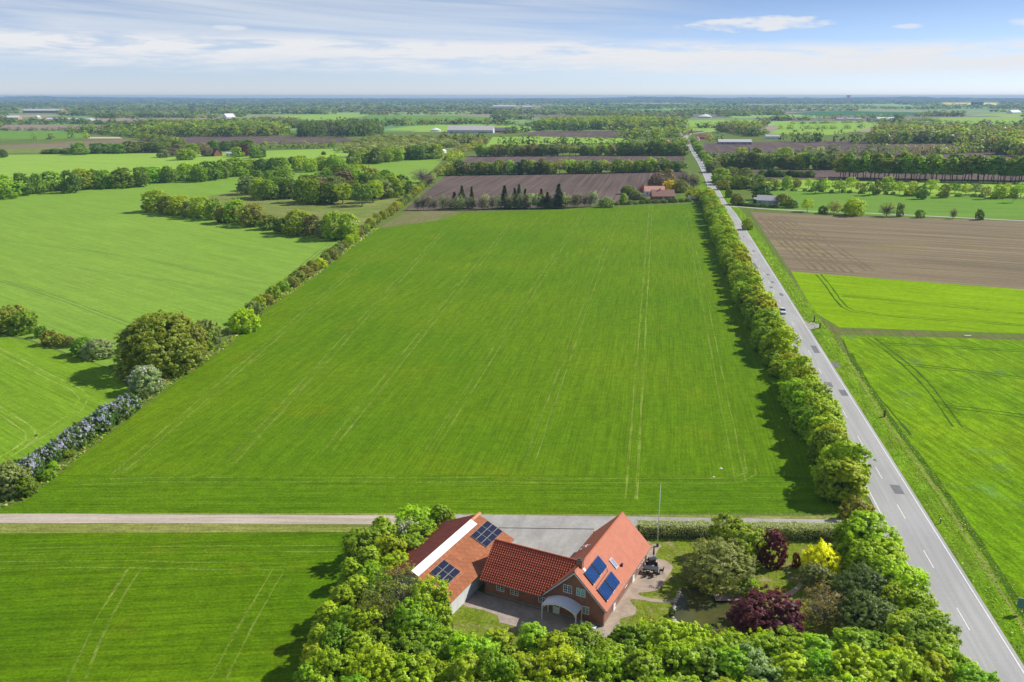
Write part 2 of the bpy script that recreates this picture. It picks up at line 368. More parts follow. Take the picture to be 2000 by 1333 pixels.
# middle: ploughed fields stacked towards the horizon
sheet('ploughed_field', [(787, 412), (871, 344), (1100, 339), (1337, 334), (1345, 360), (1250, 392), (1170, 402), (1000, 408)], .02, M_SOIL,
      'dark ploughed field behind the row of spruces', 'field')
sheet('ploughed_field', [(872, 340), (918, 305), (1120, 304), (1337, 304), (1338, 322), (1100, 330)], .02, M_SOIL,
      'dark ploughed field second beyond the spruces, between two tree rows', 'field')
sheet('ploughed_field', [(930, 296), (958, 282), (1205, 284), (1205, 293)], .02, M_SOIL, 'narrow ploughed strip third beyond the spruces', 'field')
sheet('crop_field', [(948, 287), (962, 268), (1040, 267), (1230, 271), (1228, 279), (1100, 281)], .024, M_F5, 'green strip in front of the large pale barn', 'field')
sheet('ploughed_field', [(1008, 266), (1050, 256), (1240, 255), (1300, 258), (1280, 268), (1230, 271)], .03, M_SOIL, 'dark ploughed field beside the large pale barn', 'field')
sheet('crop_field', [(745, 254), (830, 244), (960, 244), (1045, 249), (1030, 256), (900, 258)], .03, M_F5, 'pale green field behind the large pale barn', 'field')
sheet('crop_field', [(640, 241), (720, 226), (880, 226), (955, 229), (960, 240), (800, 243)], .03, M_PAST, 'green field with a line of small dots of trees beyond the barn', 'field')
sheet('crop_field', [(486, 236), (560, 226), (640, 223), (720, 225), (640, 240)], .035, M_F5, 'pale green field near the white tent-shaped shed', 'field')
sheet('ploughed_field', [(268, 277), (300, 267), (480, 266), (670, 268), (700, 277), (600, 282), (420, 282)], .03, M_SOIL, 'purple-brown ploughed field behind the red gabled farm', 'field')
sheet('ploughed_field', [(-300, 288), (0, 284), (280, 271), (320, 277), (200, 288), (0, 290)], .028, M_SOIL2, 'greyish brown field with a row of fence posts', 'field')
sheet('crop_field', [(-300, 302), (0, 300), (150, 297), (180, 287), (0, 290), (-300, 294)], .026, M_MEAD, 'strip of yellowish fallow grass below the grey-brown field', 'field')
sheet('crop_field', [(-300, 282), (0, 275), (170, 270), (178, 258), (0, 257), (-300, 262)], .03, M_PAST, 'green paddock beside the sandy riding ground', 'field')
sheet('tan_field', [(-300, 256), (0, 255), (200, 254), (215, 246), (0, 244), (-300, 246)], .035, M_TAN, 'flat tan bare field beyond the paddock', 'field')
sheet('tan_field', [(180, 243), (300, 234), (480, 234), (492, 240), (380, 244)], .035, M_TAN, 'flat tan bare field beside the long greenhouses', 'field')
sheet('riding_ground', [(163, 271), (170, 268), (232, 268), (240, 271)], .04, plain('pale_sand', (0.55, 0.43, 0.33), .9), 'pale sandy riding ground beside the small trees', 'ground')
sheet('ploughed_field', [(1366, 302), (1375, 279), (1660, 276), (1900, 279), (1990, 296), (1990, 318), (1700, 312), (1640, 305), (1500, 307)], .022, M_SOIL,
      'dark ploughed field in front of the long grey shed', 'field')
sheet('ploughed_field', [(1374, 312), (1500, 308), (1640, 318), (1640, 322), (1400, 326)], .022, M_SOIL, 'thin ploughed strip behind the dark hedge', 'field')
sheet('ploughed_field', [(1410, 343), (1480, 332), (1640, 332), (2000, 338), (2500, 345), (2500, 364), (2000, 356), (1640, 350), (1430, 350)], .02, M_SOIL,
      'dark ploughed field under the tall windbreak', 'field')
sheet('ploughed_field', [(1320, 262), (1345, 256), (1375, 256), (1370, 259), (1345, 265)], .03, M_SOIL, 'small ploughed plot beside the bend in the road', 'field')
sheet('crop_field', [(1314, 248), (1316, 236), (1420, 234), (1500, 236), (1400, 258), (1380, 258)], .03, M_F5, 'pale green field below the white domed roof', 'field')
sheet('crop_field', [(1500, 262), (1520, 252), (1510, 240), (1600, 238), (1700, 238), (1705, 250), (1640, 262), (1620, 264)], .03, M_F5, 'bright green field below the white hall', 'field')
sheet('crop_field', [(1530, 222), (1640, 217), (1800, 220), (1800, 226), (1600, 227)], .04, crop('dark_crop', (0.05, 0.16, 0.06), (0.06, 0.17, 0.06), 0), 'dark green field behind the white hall', 'field')
sheet('crop_field', [(1760, 236), (1840, 230), (2000, 228), (2300, 230), (2300, 244), (2000, 243), (1850, 240)], .03, M_F5, 'pale green field beyond the mixed wood', 'field')
sheet('crop_field', [(1880, 227), (1960, 221), (2300, 222), (2300, 228), (2000, 226)], .04, M_F5, 'yellowish green field near the far rapeseed', 'field')
rape = plain('rapeseed', (0.90, 0.74, 0.02), .8)
sheet('rapeseed_field', [(1832, 206.5), (1846, 201.5), (1945, 201.5), (1952, 206)], .06, rape, 'bright yellow rapeseed field near the horizon', 'field')
M_GRAVEL = crop('drive_gravel', (0.42, 0.36, 0.29), (0.47, 0.41, 0.34), R(90), 0.05, 0.3, 0.12, (1.2, 0.06), gscale=5, bmp=0.2)
M_YARD = crop('yard_asphalt', (0.33, 0.32, 0.30), (0.38, 0.37, 0.345), R(20), 0.06, 0.2, 0.12, (0.6, 0.2), gscale=6, bmp=0.15, c=(0.27, 0.26, 0.24))

# dry grass edges along the drive
sheet('grass_verge', [(-700, 1007), (100, 1003), (800, 1003), (1250, 1006), (1655, 1009), (1655, 1015), (1250, 1013), (800, 1010), (-700, 1013)], .034, M_DRY, 'strip of dry yellowish grass along the far side of the drive', 'verge')
sheet('grass_verge', [(-700, 1024), (300, 1022), (730, 1023), (708, 1040), (300, 1041), (-700, 1046)], .034, M_DRY, 'strip of pale grass along the near side of the gravel drive', 'verge')
dm = MB()
ribbon_geo(dm, pxline([(-700, 1014), (-100, 1013.5), (300, 1014), (560, 1015.5), (800, 1016), (905, 1017)], 6), 0, 3.0, .05, 0.08)
tag(dm.build('gravel_drive', M_GRAVEL), 'pinkish gravel drive running from the field edge to the barn', 'drive', kind='structure')
sheet('yard', [(890, 1006), (1000, 1007), (1250, 1010), (1500, 1014), (1660, 1016), (1700, 1004), (1712, 985), (1760, 1068), (1742, 1056), (1700, 1036), (1655, 1029), (1245, 1026), (1215, 1050), (1190, 1080), (1130, 1110), (1050, 1090), (980, 1075), (930, 1050), (880, 1027)],
      .052, M_YARD, 'grey asphalt yard and drive between farmhouse, barn and road', 'yard')
dr = MB(); ribbon_geo(dr, pxline([(905, 1031), (1160, 1034.5)]), 0, .22, .058)
tag(dr.build('yard_line', plain('dark_line', (.05, .05, .05), .6)), 'thin dark line across the asphalt yard', 'drain', kind='structure')  # thin dark strip laid across the yard

# headlands drilled crosswise
M_HEAD = crop('wheat_headland', (0.080, 0.176, 0.004), (0.112, 0.200, 0.005), R(90), 0.014, 0.4, 0.3, (2.4, 0.05), c=(0.128, 0.186, 0.007))
sheet('wheat_headland', [(-30, 1006), (50, 978), (116, 928), (400, 928), (900, 928), (1500, 930), (1612, 935), (1650, 1001)], .0255, M_HEAD, 'crosswise drilled headland at the foot of the wheat field', 'field')
# crop wheel tracks
def tracks(name, lines, mat, gauge=1.8, w=0.35, z=.03, label='pair of wheel tracks'):
    mb = MB()
    for ln in lines:
        L = pxline(ln, 5.0)
        for s in (-1, 1): ribbon_geo(mb, L, s * gauge / 2, w, z, 0.5)
    return tag(mb.build(name, mat), label, 'wheel tracks', kind='structure')
def along(x0, y0, y1, vpx):
    """pixel line on the ground that runs from (x0,y0) up towards a vanishing point"""
    out = []
    for k in range(9):
        y = y0 + (y1 - y0) * k / 8; out.append((vpx + (x0 - vpx) * (y - HOR) / (y0 - HOR), y))
    return out
tracks('wheel_tracks', [along(1232, 975, 400, 1286)], M_TRACKC, w=.45, z=.031, label='clearest pale tramline up the middle of the wheat field')
tracks('wheel_tracks', [ along(1036, 900, 412, 1290), along(840, 880, 414, 1286), along(1446, 940, 405, 1296)], M_TRACK, label='pale tramlines running up the wheat field beside the road')
tracks('wheel_tracks', [along(640, 880, 425, 1200), along(450, 905, 455, 1110), along(230, 925, 470, 1085)], M_TRACK, w=.5, z=.032, label='pale tramlines slanting along the hedge side of the wheat')
tracks('wheel_tracks', [[(150, 945), (300, 938), (900, 938), (1440, 939), (1466, 925), (1463, 880)]], M_TRACK, z=.034, label='pale headland tracks across the foot of the wheat field')
tracks('wheel_tracks', [[(-40, 1106), (200, 1102), (400, 1106), (560, 1108)], [(150, 1330), (205, 1205), (262, 1112)], [(425, 1330), (480, 1225), (545, 1112)], [(-40, 1078), (300, 1074), (660, 1072)]], M_TRACK, w=.3, z=.034, label='faint pale wheel marks in the dark green pasture')
tracks('wheel_tracks', [[(-60, 655), (0, 686), (100, 738), (150, 762), (165, 778), (150, 803), (66, 860), (-30, 915)], [(-40, 778), (20, 815), (58, 843), (62, 858), (40, 872)]], M_TRACKB, w=.42, z=.034, label='looping pale wheel tracks in the bright green field')
tracks('wheel_tracks', [[(0, 548), (100, 578), (240, 630), (300, 652)], [(100, 516), (320, 548), (480, 575)], [(0, 470), (240, 500), (480, 548), (560, 556)], [(445, 635), (560, 545), (660, 462)]], M_RUTB, w=.3, z=.034, label='faint dark tramlines in the blue-green field')
tracks('wheel_tracks', [[(0, 325), (120, 318), (330, 323)], [(40, 340), (200, 334), (300, 334)]], M_RUTB, w=.5, z=.036, label='faint tramlines in the pale field before the gabled farm')
tracks('wheel_tracks', [[(1640, 664), (1664, 722), (1725, 795), (1770, 850)], [(1700, 660), (1722, 676), (1783, 725), (1830, 778), (1870, 835)],
                        [(1720, 672), (1850, 678), (2060, 690)], [(1765, 712), (1880, 724), (2060, 748)], [(1842, 793), (1930, 804), (2060, 822)]], M_RUT, w=.5, z=.034, label='dark wheel ruts curving through the lush field')
tracks('wheel_tracks', [[(1598, 536), (1618, 560), (1640, 590), (1665, 608), (1730, 617), (2060, 640)], [(1646, 578), (1760, 590), (2060, 618)]], M_RUT, w=.5, z=.034, label='dark wheel ruts in the vivid green field')
tracks('wheel_tracks', [[(1560, 640), (1640, 645), (1800, 653), (2060, 667)]], crop('track_soil', (0.15, 0.155, 0.06), (0.2, 0.15, 0.09), 0.2, 0.1, 0.3, 0.3), w=.8, gauge=1.9, z=.036, label='earthy farm track between the two green fields')
tracks('wheel_tracks', [[(1476, 425), (1530, 475), (1590, 528)], [(1490, 424), (1560, 478), (1625, 530)], [(1505, 423), (1590, 480), (1660, 534)], [(1520, 422), (1610, 470), (1700, 530)]],
       crop('rut_soil', (0.17, 0.125, 0.078), (0.20, 0.15, 0.09), 0.2, 0.1, 0.3, 0.3), w=1.0, gauge=3.0, z=.03, label='plough ruts along the road side of the brown field')

# ------------------------------------------------------------------ main road
def asphalt():
    m, t, bs, out, pos = newmat('road_asphalt')
    n = t.noise(t.map(pos, rot=ROAD_ROT, scale=(1.3, 0.03, 1)), 1.0, 4, 0.6); g = t.noise(pos, 9.0, 3, 0.7); b = t.noise(pos, 0.05, 3)
    c = t.mix(t.ss(n, 0.3, 0.7), (0.325, 0.325, 0.325), (0.39, 0.385, 0.38))
    f = t.math('MULTIPLY', t.ss(g, 0.3, 0.7, 0.9, 1.1), t.ss(b, 0.3, 0.7, 0.93, 1.07))
    t.l.new(t.mix(1.0, c, t.combine(f, f, f), 'MULTIPLY'), bs.inputs['Base Color']); bs.inputs['Roughness'].default_value = 0.85
    bs.inputs['Specular IOR Level'].default_value = 0.3
    return m
M_ROAD = asphalt(); M_LINE = plain('road_paint', (0.72, 0.72, 0.70), .6, .12, 1.5)
M_PATCH = plain('asphalt_repair', (0.15, 0.152, 0.158), .8, .12, 1.0)
A1, A2 = G(1881, 1210), G(1715, 922); rdir = (A2 - A1).normalized()
rline = [A1 - rdir * 75 + rdir * k for k in range(0, 480, 6)]
end = rline[-1]
far = [G(1402, 388), G(1386, 350), G(1370, 318), G(1354, 295), G(1342, 278), G(1339, 269), G(1348, 262.5), G(1374, 258.5), G(1420, 252)]
rline = rline + smooth_line([end] + [p for p in far if p.y > end.y + 15], 8.0)[1:]
rside = Vector((rdir.y, -rdir.x, 0))
rb = MB(); ribbon_geo(rb, rline, 0.0, 7.9, .06)
road = tag(rb.build('road', M_ROAD), 'straight grey two-lane country road running to the horizon', 'road', kind='structure')
for s in (-1, 1):
    e = MB(); ribbon_geo(e, [p for p in rline if s > 0 or not (A2.y - 34 < p.y < A2.y - 12)], s * 3.42, .16, .072); e.build('edge_line', M_LINE, road)
for k in range(8):
    b = (A2 - rdir * 12.2) + rdir * (-1.55 * k); e = MB(); e.add([], [])
    p = b - rside * 3.42; ribbon_geo(e, [p, p + rdir * .8], 0, .2, .074); e.build('give_way_dash', M_LINE, road)
dash = MB(); ribbon_geo(dash, [Vector((0, -2.5, 0)), Vector((0, 2.5, 0))], 0, .14, 0); dmesh = dash.mesh('centre_dash', M_LINE)
for k in range(-6, 34):
    p = A1 + rdir * (k * 15.0); o = link('centre_dash', dmesh, road); o.location = (p.x, p.y, .074); o.rotation_euler = (0, 0, -math.atan2(rdir.x, rdir.y))
# repaired rectangles in the surface (photo pixels: centre, width m, length m)
for px, py, w, l in [(1752, 957, 1.6, 3.6), (1632, 713, 1.5, 5), (1618, 752, 1.7, 3.6), (1647, 768, 1.5, 4.2), (1552, 664, 2.2, 5), (1592, 683, 1.5, 7), (1526, 576, 1.2, 4), (1506, 562, 1.1, 3),
                     (1474, 520, 1.6, 12), (1465, 504, 1.5, 5), (1500, 537, 1.1, 3), (1449, 480, 1.4, 6), (1444, 466, 1.2, 5), (1431, 448, 1.3, 7), (1427, 436, 1.2, 6), (1417, 419, 1.2, 6), (1452, 463, 1, 4), (1472, 491, 1, 4), (1509, 552, 1, 3)]:
    p = G(px, py); e = MB(); ribbon_geo(e, [p - rdir * l / 2, p + rdir * l / 2], 0, w, .066); e.build('asphalt_patch', M_PATCH, road)
kb = MB(); kerb_px = [(A2 + rdir * k) for k in range(-10, 150, 5)]
ribbon_geo(kb, kerb_px, -4.45, .75, .075); kb2 = [(A2 + rdir * k) for k in range(-130, -24, 5)]; ribbon_geo(kb, kb2, -4.45, .75, .075)
tag(kb.build('footpath_strip', plain('pink_paving', (0.40, 0.33, 0.29), .85, .15, 1.0)), 'narrow pinkish paved strip beside the road edge', 'pavement', kind='structure')
kk = MB()
for seg in (kerb_px, kb2):
    for a, b in zip(seg[:-1], seg[1:]):
        kk.obox(a - rside * 4.06 + Vector((0, 0, .03)), (b - a), -rside * .12, Vector((0, 0, .11)))
tag(kk.build('kerb', plain('kerb_stone', (0.22, 0.21, 0.2), .8, .2, 1.0)), 'low grey kerb along the garden side of the road', 'kerb', kind='structure')
sv = MB(); ribbon_geo(sv, rline[:110], 6.4, 5.2, .038, .05)
tag(sv.build('grass_verge', M_VERGE), 'long grassy verge along the field side of the road', 'verge', kind='structure')
sv = MB(); ribbon_geo(sv, [p for p in rline[:110] if p.y > 100], -8.0, 6.6, .03, .05)
tag(sv.build('grass_verge', M_VERGE), 'shaded grassy verge under the roadside trees', 'verge', kind='structure')
sheet('side_track', [(1560, 630), (1578, 628), (1600, 634), (1600, 640), (1580, 645), (1582, 652)], .064, M_YARD, 'short asphalt field entrance off the main road', 'track')
lm = MB(); ribbon_geo(lm, pxline([(1425, 404), (1445, 404.5), (1500, 409), (1580, 413), (1700, 417), (2000, 432), (2400, 452)], 8), 0, 3.0, .05, .05)
tag(lm.build('farm_lane', plain('lane_gravel', (0.42, 0.40, 0.36), .9)), 'pale farm lane past the grey house towards the field trees', 'lane', kind='structure')
lm = MB(); ribbon_geo(lm, pxline([(1401, 365), (1430, 367.5), (1476, 369)], 8), 0, 3.2, .05, .05)
tag(lm.build('farm_lane', M_YARD), 'short pale lane behind the grey house', 'lane', kind='structure')
lm = MB(); ribbon_geo(lm, pxline([(690, 309), (780, 302), (868, 292), (890, 290)], 8), 0, 3.5, .05, .05)
tag(lm.build('farm_lane', plain('lane_gravel', (0.42, 0.40, 0.36), .9)), 'pale lane under the tree row left of the ploughed land', 'lane', kind='structure')
vp_ = MB(); ribbon_geo(vp_, pxline([(1650, 690), (1690, 760), (1735, 830), (1790, 905), (1840, 975), (1900, 1068), (1960, 1165), (2020, 1260)], 3), 0, .55, .046, .35)
tag(vp_.build('foot_track', crop('trodden_grass', (.19, .255, .04), (.235, .26, .07), 0, .3, .2, .3)), 'narrow pale trodden line along the field side of the verge', 'path', kind='structure')
vp_ = MB(); ribbon_geo(vp_, pxline([(1650, 690), (1690, 760), (1735, 830), (1790, 905), (1840, 975), (1900, 1068), (1960, 1165), (2020, 1260)], 3), -1.3, 1.1, .044, .3)
tag(vp_.build('ditch', crop('ditch_grass', (.055, .12, .008), (.085, .15, .012), 0, .3, .2, .4)), 'shallow dark grassy ditch between verge and field', 'ditch', kind='structure')
# ------------------------------------------------------------------ the farmhouse
HX, HR = Vector((11.546, 93.959, 0)), -R(26.8)
def tiles_mesh(name, faces, mat, tw=.30, ch=.34, amp=.035, sub=4):
    """overlapping pantile courses; faces = list of (origin at ridge, along, down, length(s0), length(s1)-functions)"""
    mb = MB()
    for o, al, dn, L, Sl in faces:
        o, al, dn = Vector(o), Vector(al).normalized(), Vector(dn).normalized(); n = al.cross(dn)
        if n.z < 0: n = -n
        nc = max(1, round(L / tw)) * sub; nr = max(1, round(Sl / ch)); c = Sl / nr
        for j in range(nr):
            b = len(mb.v); w = rnd.uniform(-.01, .01)
            for r, (s, h) in enumerate(((j * c, .012), ((j + 1) * c + .015, .045))):
                for i in range(nc + 1):
                    hh = h + amp * (0.5 + 0.5 * math.sin(2 * math.pi * i / sub + .6)) + w * .5
                    mb.v.append(tuple(o + al * (L * i / nc) + dn * s + n * hh))
            for i in range(nc):
                mb.f.append((b + i, b + i + 1, b + nc + 2 + i, b + nc + 1 + i))
            # front lip of the course
            b2 = len(mb.v)
            for i in range(nc + 1): mb.v.append(tuple(Vector(mb.v[b + nc + 1 + i]) - n * .045))
            for i in range(nc): mb.f.append((b + nc + 1 + i, b + nc + 2 + i, b2 + i + 1, b2 + i))
    return mb.mesh(name, mat)

def window(parent, o, ax, nz, w, h, cols=2, rows=3, leaves=2, name='window', frame=None, depth=.06, glass=None):
    """a window: outer frame with mullion and glazing bars, a pane behind them. o = lower corner on the wall, ax = along, nz = outward"""
    o, ax, nz = Vector(o), Vector(ax), Vector(nz); up = Vector((0, 0, 1)); mb = MB(); t = .075
    def bar(x0, x1, y0, y1, d): mb.obox(o + ax * x0 + up * y0 - nz * .03, ax * (x1 - x0), up * (y1 - y0), nz * (d + .03))
    bar(0, w, 0, t, depth); bar(0, w, h - t, h, depth); bar(0, t, t, h - t, depth); bar(w - t, w, t, h - t, depth)
    for k in range(1, leaves): bar(w * k / leaves - .05, w * k / leaves + .05, t, h - t, depth - .004)
    lw = w / leaves
    for k in range(leaves):
        for c in range(1, cols): x = lw * k + lw * c / cols; bar(x - .017, x + .017, t, h - t, depth - .012)
    for r in range(1, rows): y = h * r / rows; bar(t, w - t, y - .017, y + .017, depth - .016)
    f = mb.build(name, frame or WHITE_PAINT, parent)
    p = MB(); p.obox(o + ax * .02 + up * .02 - nz * .02, ax * (w - .04), up * (h - .04), nz * .035); p.build('pane', glass or GLASS, f)
    return f

farm = empty('farmhouse', HX, HR)
tag(farm, 'L-shaped red brick farmhouse with orange tiled roofs and blue roof collectors', 'house')
EZ = 2.42
w = MB()
# main range (long side along local y), gable to the camera, open inside
x0, x1, y0, y1 = -7.8, 0.0, 0.0, 17.35; t = .3; ridge = 6.86
gab = [(x0, 0, 0), (x1, 0, 0), (x1, 0, EZ + .42), (-3.9, 0, ridge - .12), (x0, 0, EZ + .42)]
for y in (y0, y1 - t): w.prism([(p[0], y, p[2]) for p in gab], (0, t, 0))
w.box(x1 - t, x1, y0 + t, y1 - t, 0, EZ + .3); w.box(x0, x0 + t, 7.4, y1 - t, 0, EZ + .3)
# wing
w.box(-17.1, x0, .002, t, 0, EZ + .02); w.box(-17.1, x0, 7.4 - t, 7.4, 0, EZ + .02)
w.prism([(-17.1, t, 0), (-17.1, 7.4 - t, 0), (-17.1, 7.4 - t, EZ + .2), (-17.1, 3.7, 5.75), (-17.1, t, EZ + .2)], (t, 0, 0))
w.build('wall', BRICK, farm)
pl = MB(); pc = plain('grey_plinth', (.26, .25, .24), .9)
pl.box(-17.13, -6.9, -.03, 0, 0, .28); pl.box(-5.95, 0.0, -.03, 0, 0, .28); pl.box(0.0, .03, -.03, 17.38, 0, .28); pl.build('plinth', pc, farm)
# roofs: slabs under tile courses
SOFF = plain('roof_underside', (.20, .10, .07), .9)
def slab(pts, th=.10): return MB().prism([Vector(p) for p in pts], (0, 0, -th))
c45 = math.sqrt(.5); MY0, MY1, MRZ = -.38, 17.75, 7.0; EX = 4.45
for s in (1, -1):
    sl = slab([(-3.9, MY0, MRZ - .03), (-3.9, MY1, MRZ - .03), (-3.9 + s * EX, MY1, MRZ - EX - .03), (-3.9 + s * EX, MY0, MRZ - EX - .03)])
    r_ = sl.build('roof', SOFF, farm)
    tl = link('roof_tiles', tiles_mesh('roof_tiles', [((-3.9, MY0, MRZ), (0, 1, 0), (s, 0, -1), MY1 - MY0, EX / c45)], TILE_MAIN, amp=.022), r_); tl['kind'] = 'stuff'
WZ, WS = 6.1, math.tan(R(39.8)); WE = 4.42; wx1 = -4.75
def wing_end(y): return -3.9 - (MRZ - (WZ - abs(y - 3.7) * WS))     # where the wing roof meets the main roof
for s in (-1, 1):
    ye = 3.7 + s * WE
    sl = slab([(-17.5, 3.7, WZ - .03), (wing_end(3.7), 3.7, WZ - .03), (wing_end(ye), ye, WZ - WE * WS - .03), (-17.5, ye, WZ - WE * WS - .03)])
    r_ = sl.build('roof', SOFF, farm)
    mb = MB(); SL = WE / math.cos(R(39.8)); nr = 17; c = SL / nr; tw = .34; sub = 4
    for j in range(nr):
        b = len(mb.v); ends = []
        dn = Vector((0, s, -WS)).normalized(); n = Vector((0, s * WS, 1)).normalized()
        xe = wing_end(3.7 + s * (j + 1) * c * math.cos(R(39.8))) + .1; nc = int((xe + 17.5) / (tw / sub)); wv = rnd.uniform(-.008, .008)
        for (sd_, h) in ((j * c, .0), ((j + 1) * c + .02, .085)):
            for i in range(nc + 1):
                ph = (i % sub) / sub; pr = (.0, .075, .11, .05)[i % sub]
                p = Vector((-17.5 + i * tw / sub, 3.7, WZ)) + dn * sd_ + n * (h + pr + wv); mb.v.append(tuple(p))
        for i in range(nc): mb.f.append((b + i, b + i + 1, b + nc + 2 + i, b + nc + 1 + i) if s < 0 else (b + i, b + nc + 1 + i, b + nc + 2 + i, b + i + 1))
        b2 = len(mb.v)
        for i in range(nc + 1): mb.v.append(tuple(Vector(mb.v[b + nc + 1 + i]) - n * .08))
        for i in range(nc): mb.f.append((b + nc + 1 + i, b + nc + 2 + i, b2 + i + 1, b2 + i))
    tl = mb.build('roof_tiles', TILE_WING, r_); tl['kind'] = 'stuff'
def ridge_caps(a, b, mat, parent, step=.42):
    a, b = Vector(a), Vector(b); d = (b - a).normalized(); n = int((b - a).length / step); mb = MB()
    side = Vector((0, 0, 1)).cross(d)
    for k in range(n):
        p = a + d * (k * step); rr = .13 + .01 * (k % 2)
        prof = [p + side * (rr * math.cos(q_)) + Vector((0, 0, rr * .85 * math.sin(q_) - .02)) for q_ in [math.pi * i / 6 for i in range(7)]]
        mb.prism(prof, d * (step + .03))
    o = mb.build('ridge_caps', mat, parent); o['kind'] = 'stuff'; return o
ridge_caps((-3.9, MY0, MRZ + .07), (-3.9, MY1, MRZ + .07), TILE_MAIN, farm)
ridge_caps((-17.5, 3.7, WZ + .12), (wing_end(3.7) + .1, 3.7, WZ + .12), TILE_WING, farm)
# barge boards, gutters, downpipes
PALE = plain('pale_board', (.62, .64, .66), .55, .06)
for y in (MY0 - .03, MY1):
    for s in (1, -1):
        b = MB(); b.prism([(-3.9, y, MRZ - .04), (-3.9 + s * EX, y, MRZ - EX - .04), (-3.9 + s * EX, y, MRZ - EX - .28), (-3.9, y, MRZ - .30)], (0, .03, 0)); b.build('barge_board', PALE, farm)
b = MB(); b.prism([(-17.53, 3.7, WZ - .02), (-17.53, 3.7 - WE, WZ - WE * WS - .02), (-17.53, 3.7 - WE, WZ - WE * WS - .2), (-17.53, 3.7, WZ - .22)], (.03, 0, 0)); b.build('barge_board', plain('brown_board', (.13, .07, .05), .7), farm)
GUT = plain('zinc_gutter', (.24, .18, .16), .5, .1, 1.5, .3)
g = MB(); g.tube([(-3.9 + EX + .06, MY0, MRZ - EX - .02), (-3.9 + EX + .06, MY1, MRZ - EX - .02)], .065, 6); g.build('gutter', GUT, farm)
g = MB(); g.tube([(-17.5, 3.7 - WE - .05, WZ - WE * WS - .03), (-8.35, 3.7 - WE - .05, WZ - WE * WS - .03)], .065, 6); g.build('gutter', GUT, farm)
for x, y in ((.08, 17.2), (.08, .15), (-16.95, -.08)):
    g = MB(); g.tube([(x, y, 0), (x, y, 2.45)], .045, 6); g.build('downpipe', GUT, farm)
# windows
FX, FN = (1, 0, 0), (0, -1, 0)
window(farm, (-15.27, 0, 1.0), FX, FN, 1.18, .9); window(farm, (-13.17, 0, 1.0), FX, FN, 1.2, .9); window(farm, (-9.03, 0, 1.0), FX, FN, 1.15, .9)
window(farm, (-5.5, 0, 3.55), FX, FN, 1.2, 1.13)
cyan = plain('turquoise_reflection_glass', (.05, .42, .42), .12, .25, 2.5, 0, .8)  # turquoise reflection painted into the pane's own colour
ow_ = window(farm, (-3.68, 0, 3.55), FX, FN, 1.22, 1.13, glass=cyan); ow_['label'] = 'gable window with painted turquoise reflection'
window(farm, (-2.8, 0, 1.2), FX, FN, .92, 1.1, cols=2, rows=4)
RX, RN = (0, 1, 0), (1, 0, 0)
for y, wd in ((8.1, 1.1), (13.5, 1.5), (15.2, 1.5)): window(farm, (0, y, 1.0), RX, RN, wd, 1.1, cols=1, rows=1)
def door(o, ax, nz, w_, h_, glazed=True):
    o, ax, nz = Vector(o), Vector(ax), Vector(nz); up = Vector((0, 0, 1)); mb = MB()
    mb.obox(o, ax * w_, up * h_, nz * .05)
    for a_, b_, c_, d_ in ((0, .1, 0, h_), (w_ - .1, w_, 0, h_), (.1, w_ - .1, h_ - .12, h_), (.1, w_ - .1, 0, .2), (.1, w_ - .1, h_ * .45, h_ * .5)):
        mb.obox(o + ax * a_ + up * c_ + nz * .05, ax * (b_ - a_), up * (d_ - c_), nz * .03)
    d = mb.build('door', WHITE_PAINT, farm)
    if glazed:
        p = MB(); p.obox(o + ax * .12 + up * (h_ * .52) + nz * .052, ax * (w_ - .24), up * (h_ * .40), nz * .01); p.build('pane', GLASS, d)
    k = MB(); k.tube([o + ax * (w_ - .16) + up * 1.02 + nz * .08, o + ax * (w_ - .16) + up * 1.02 + nz * .15], .025, 6); k.build('handle', GUT, d)
door((-6.92, 0, .04), FX, FN, .95, 2.0); door((0, 3.7, .04), RX, RN, .95, 2.0); door((0, 11.3, .04), RX, RN, 1.0, 2.0)
# chimney at the ridge, flashing, vents, roof windows, blue collectors
ch = MB(); ch.box(-4.3, -3.5, 1.2, 1.85, 6.3, 7.75); chm = ch.build('chimney', BRICK, farm)
cc = MB(); cc.box(-4.36, -3.44, 1.14, 1.91, 7.752, 7.85); cc.box(-4.1, -3.7, 1.35, 1.7, 7.852, 7.95); cc.build('chimney_cap', plain('dark_cap', (.09, .07, .06), .8), chm)
fl = MB(); sdn, snn = Vector((1, 0, -1)).normalized(), Vector((1, 0, 1)).normalized()
def roof_pt(x, y, h=0.0, side=1): return Vector((x, y, MRZ - abs(x + 3.9))) + Vector((side, 0, 1)).normalized() * h
def roof_box(mb, x, y, wy, ls, h0, h1, side=1):
    mb.obox(roof_pt(x, y, h0, side), Vector((0, wy, 0)), Vector((side, 0, -1)).normalized() * ls, Vector((side, 0, 1)).normalized() * (h1 - h0)); return mb
roof_box(fl, -3.5, 1.3, .5, .45, .06, .10); fl.build('flashing', plain('white_lead', (.8, .8, .8), .5), farm)
BLUE = plain('blue_absorber', (.008, .045, .17), .2, .2, .8, 0, .35)
ALU = plain('dark_alu', (.07, .075, .085), .35, .1, 2, .4)
def collector(x, y, wy, ls):
    m_ = MB(); roof_box(m_, x, y, wy, ls, .11, .20); f_ = m_.build('solar_collector', ALU, farm)
    p_ = MB(); e_ = .05
    for k in range(8):
        yy = y + e_ + (wy - 2 * e_) * k / 8; roof_box(p_, x + e_ * .7, yy + .012, (wy - 2 * e_) / 8 - .024, ls - 2 * e_, .2, .222 + .012 * (k % 2))
    p_.build('absorber', BLUE, f_)
    for yy in (y + .05, y + wy - .11): roof_box(MB(), x + 1.28, yy, .1, .12, .2, .27).build('clamp', WHITE_PAINT, f_)
for x, y in ((-3.2, .88), (-3.2, 3.46), (-1.32, .9), (-1.32, 3.48)): collector(x, y, 2.36, 1.88)
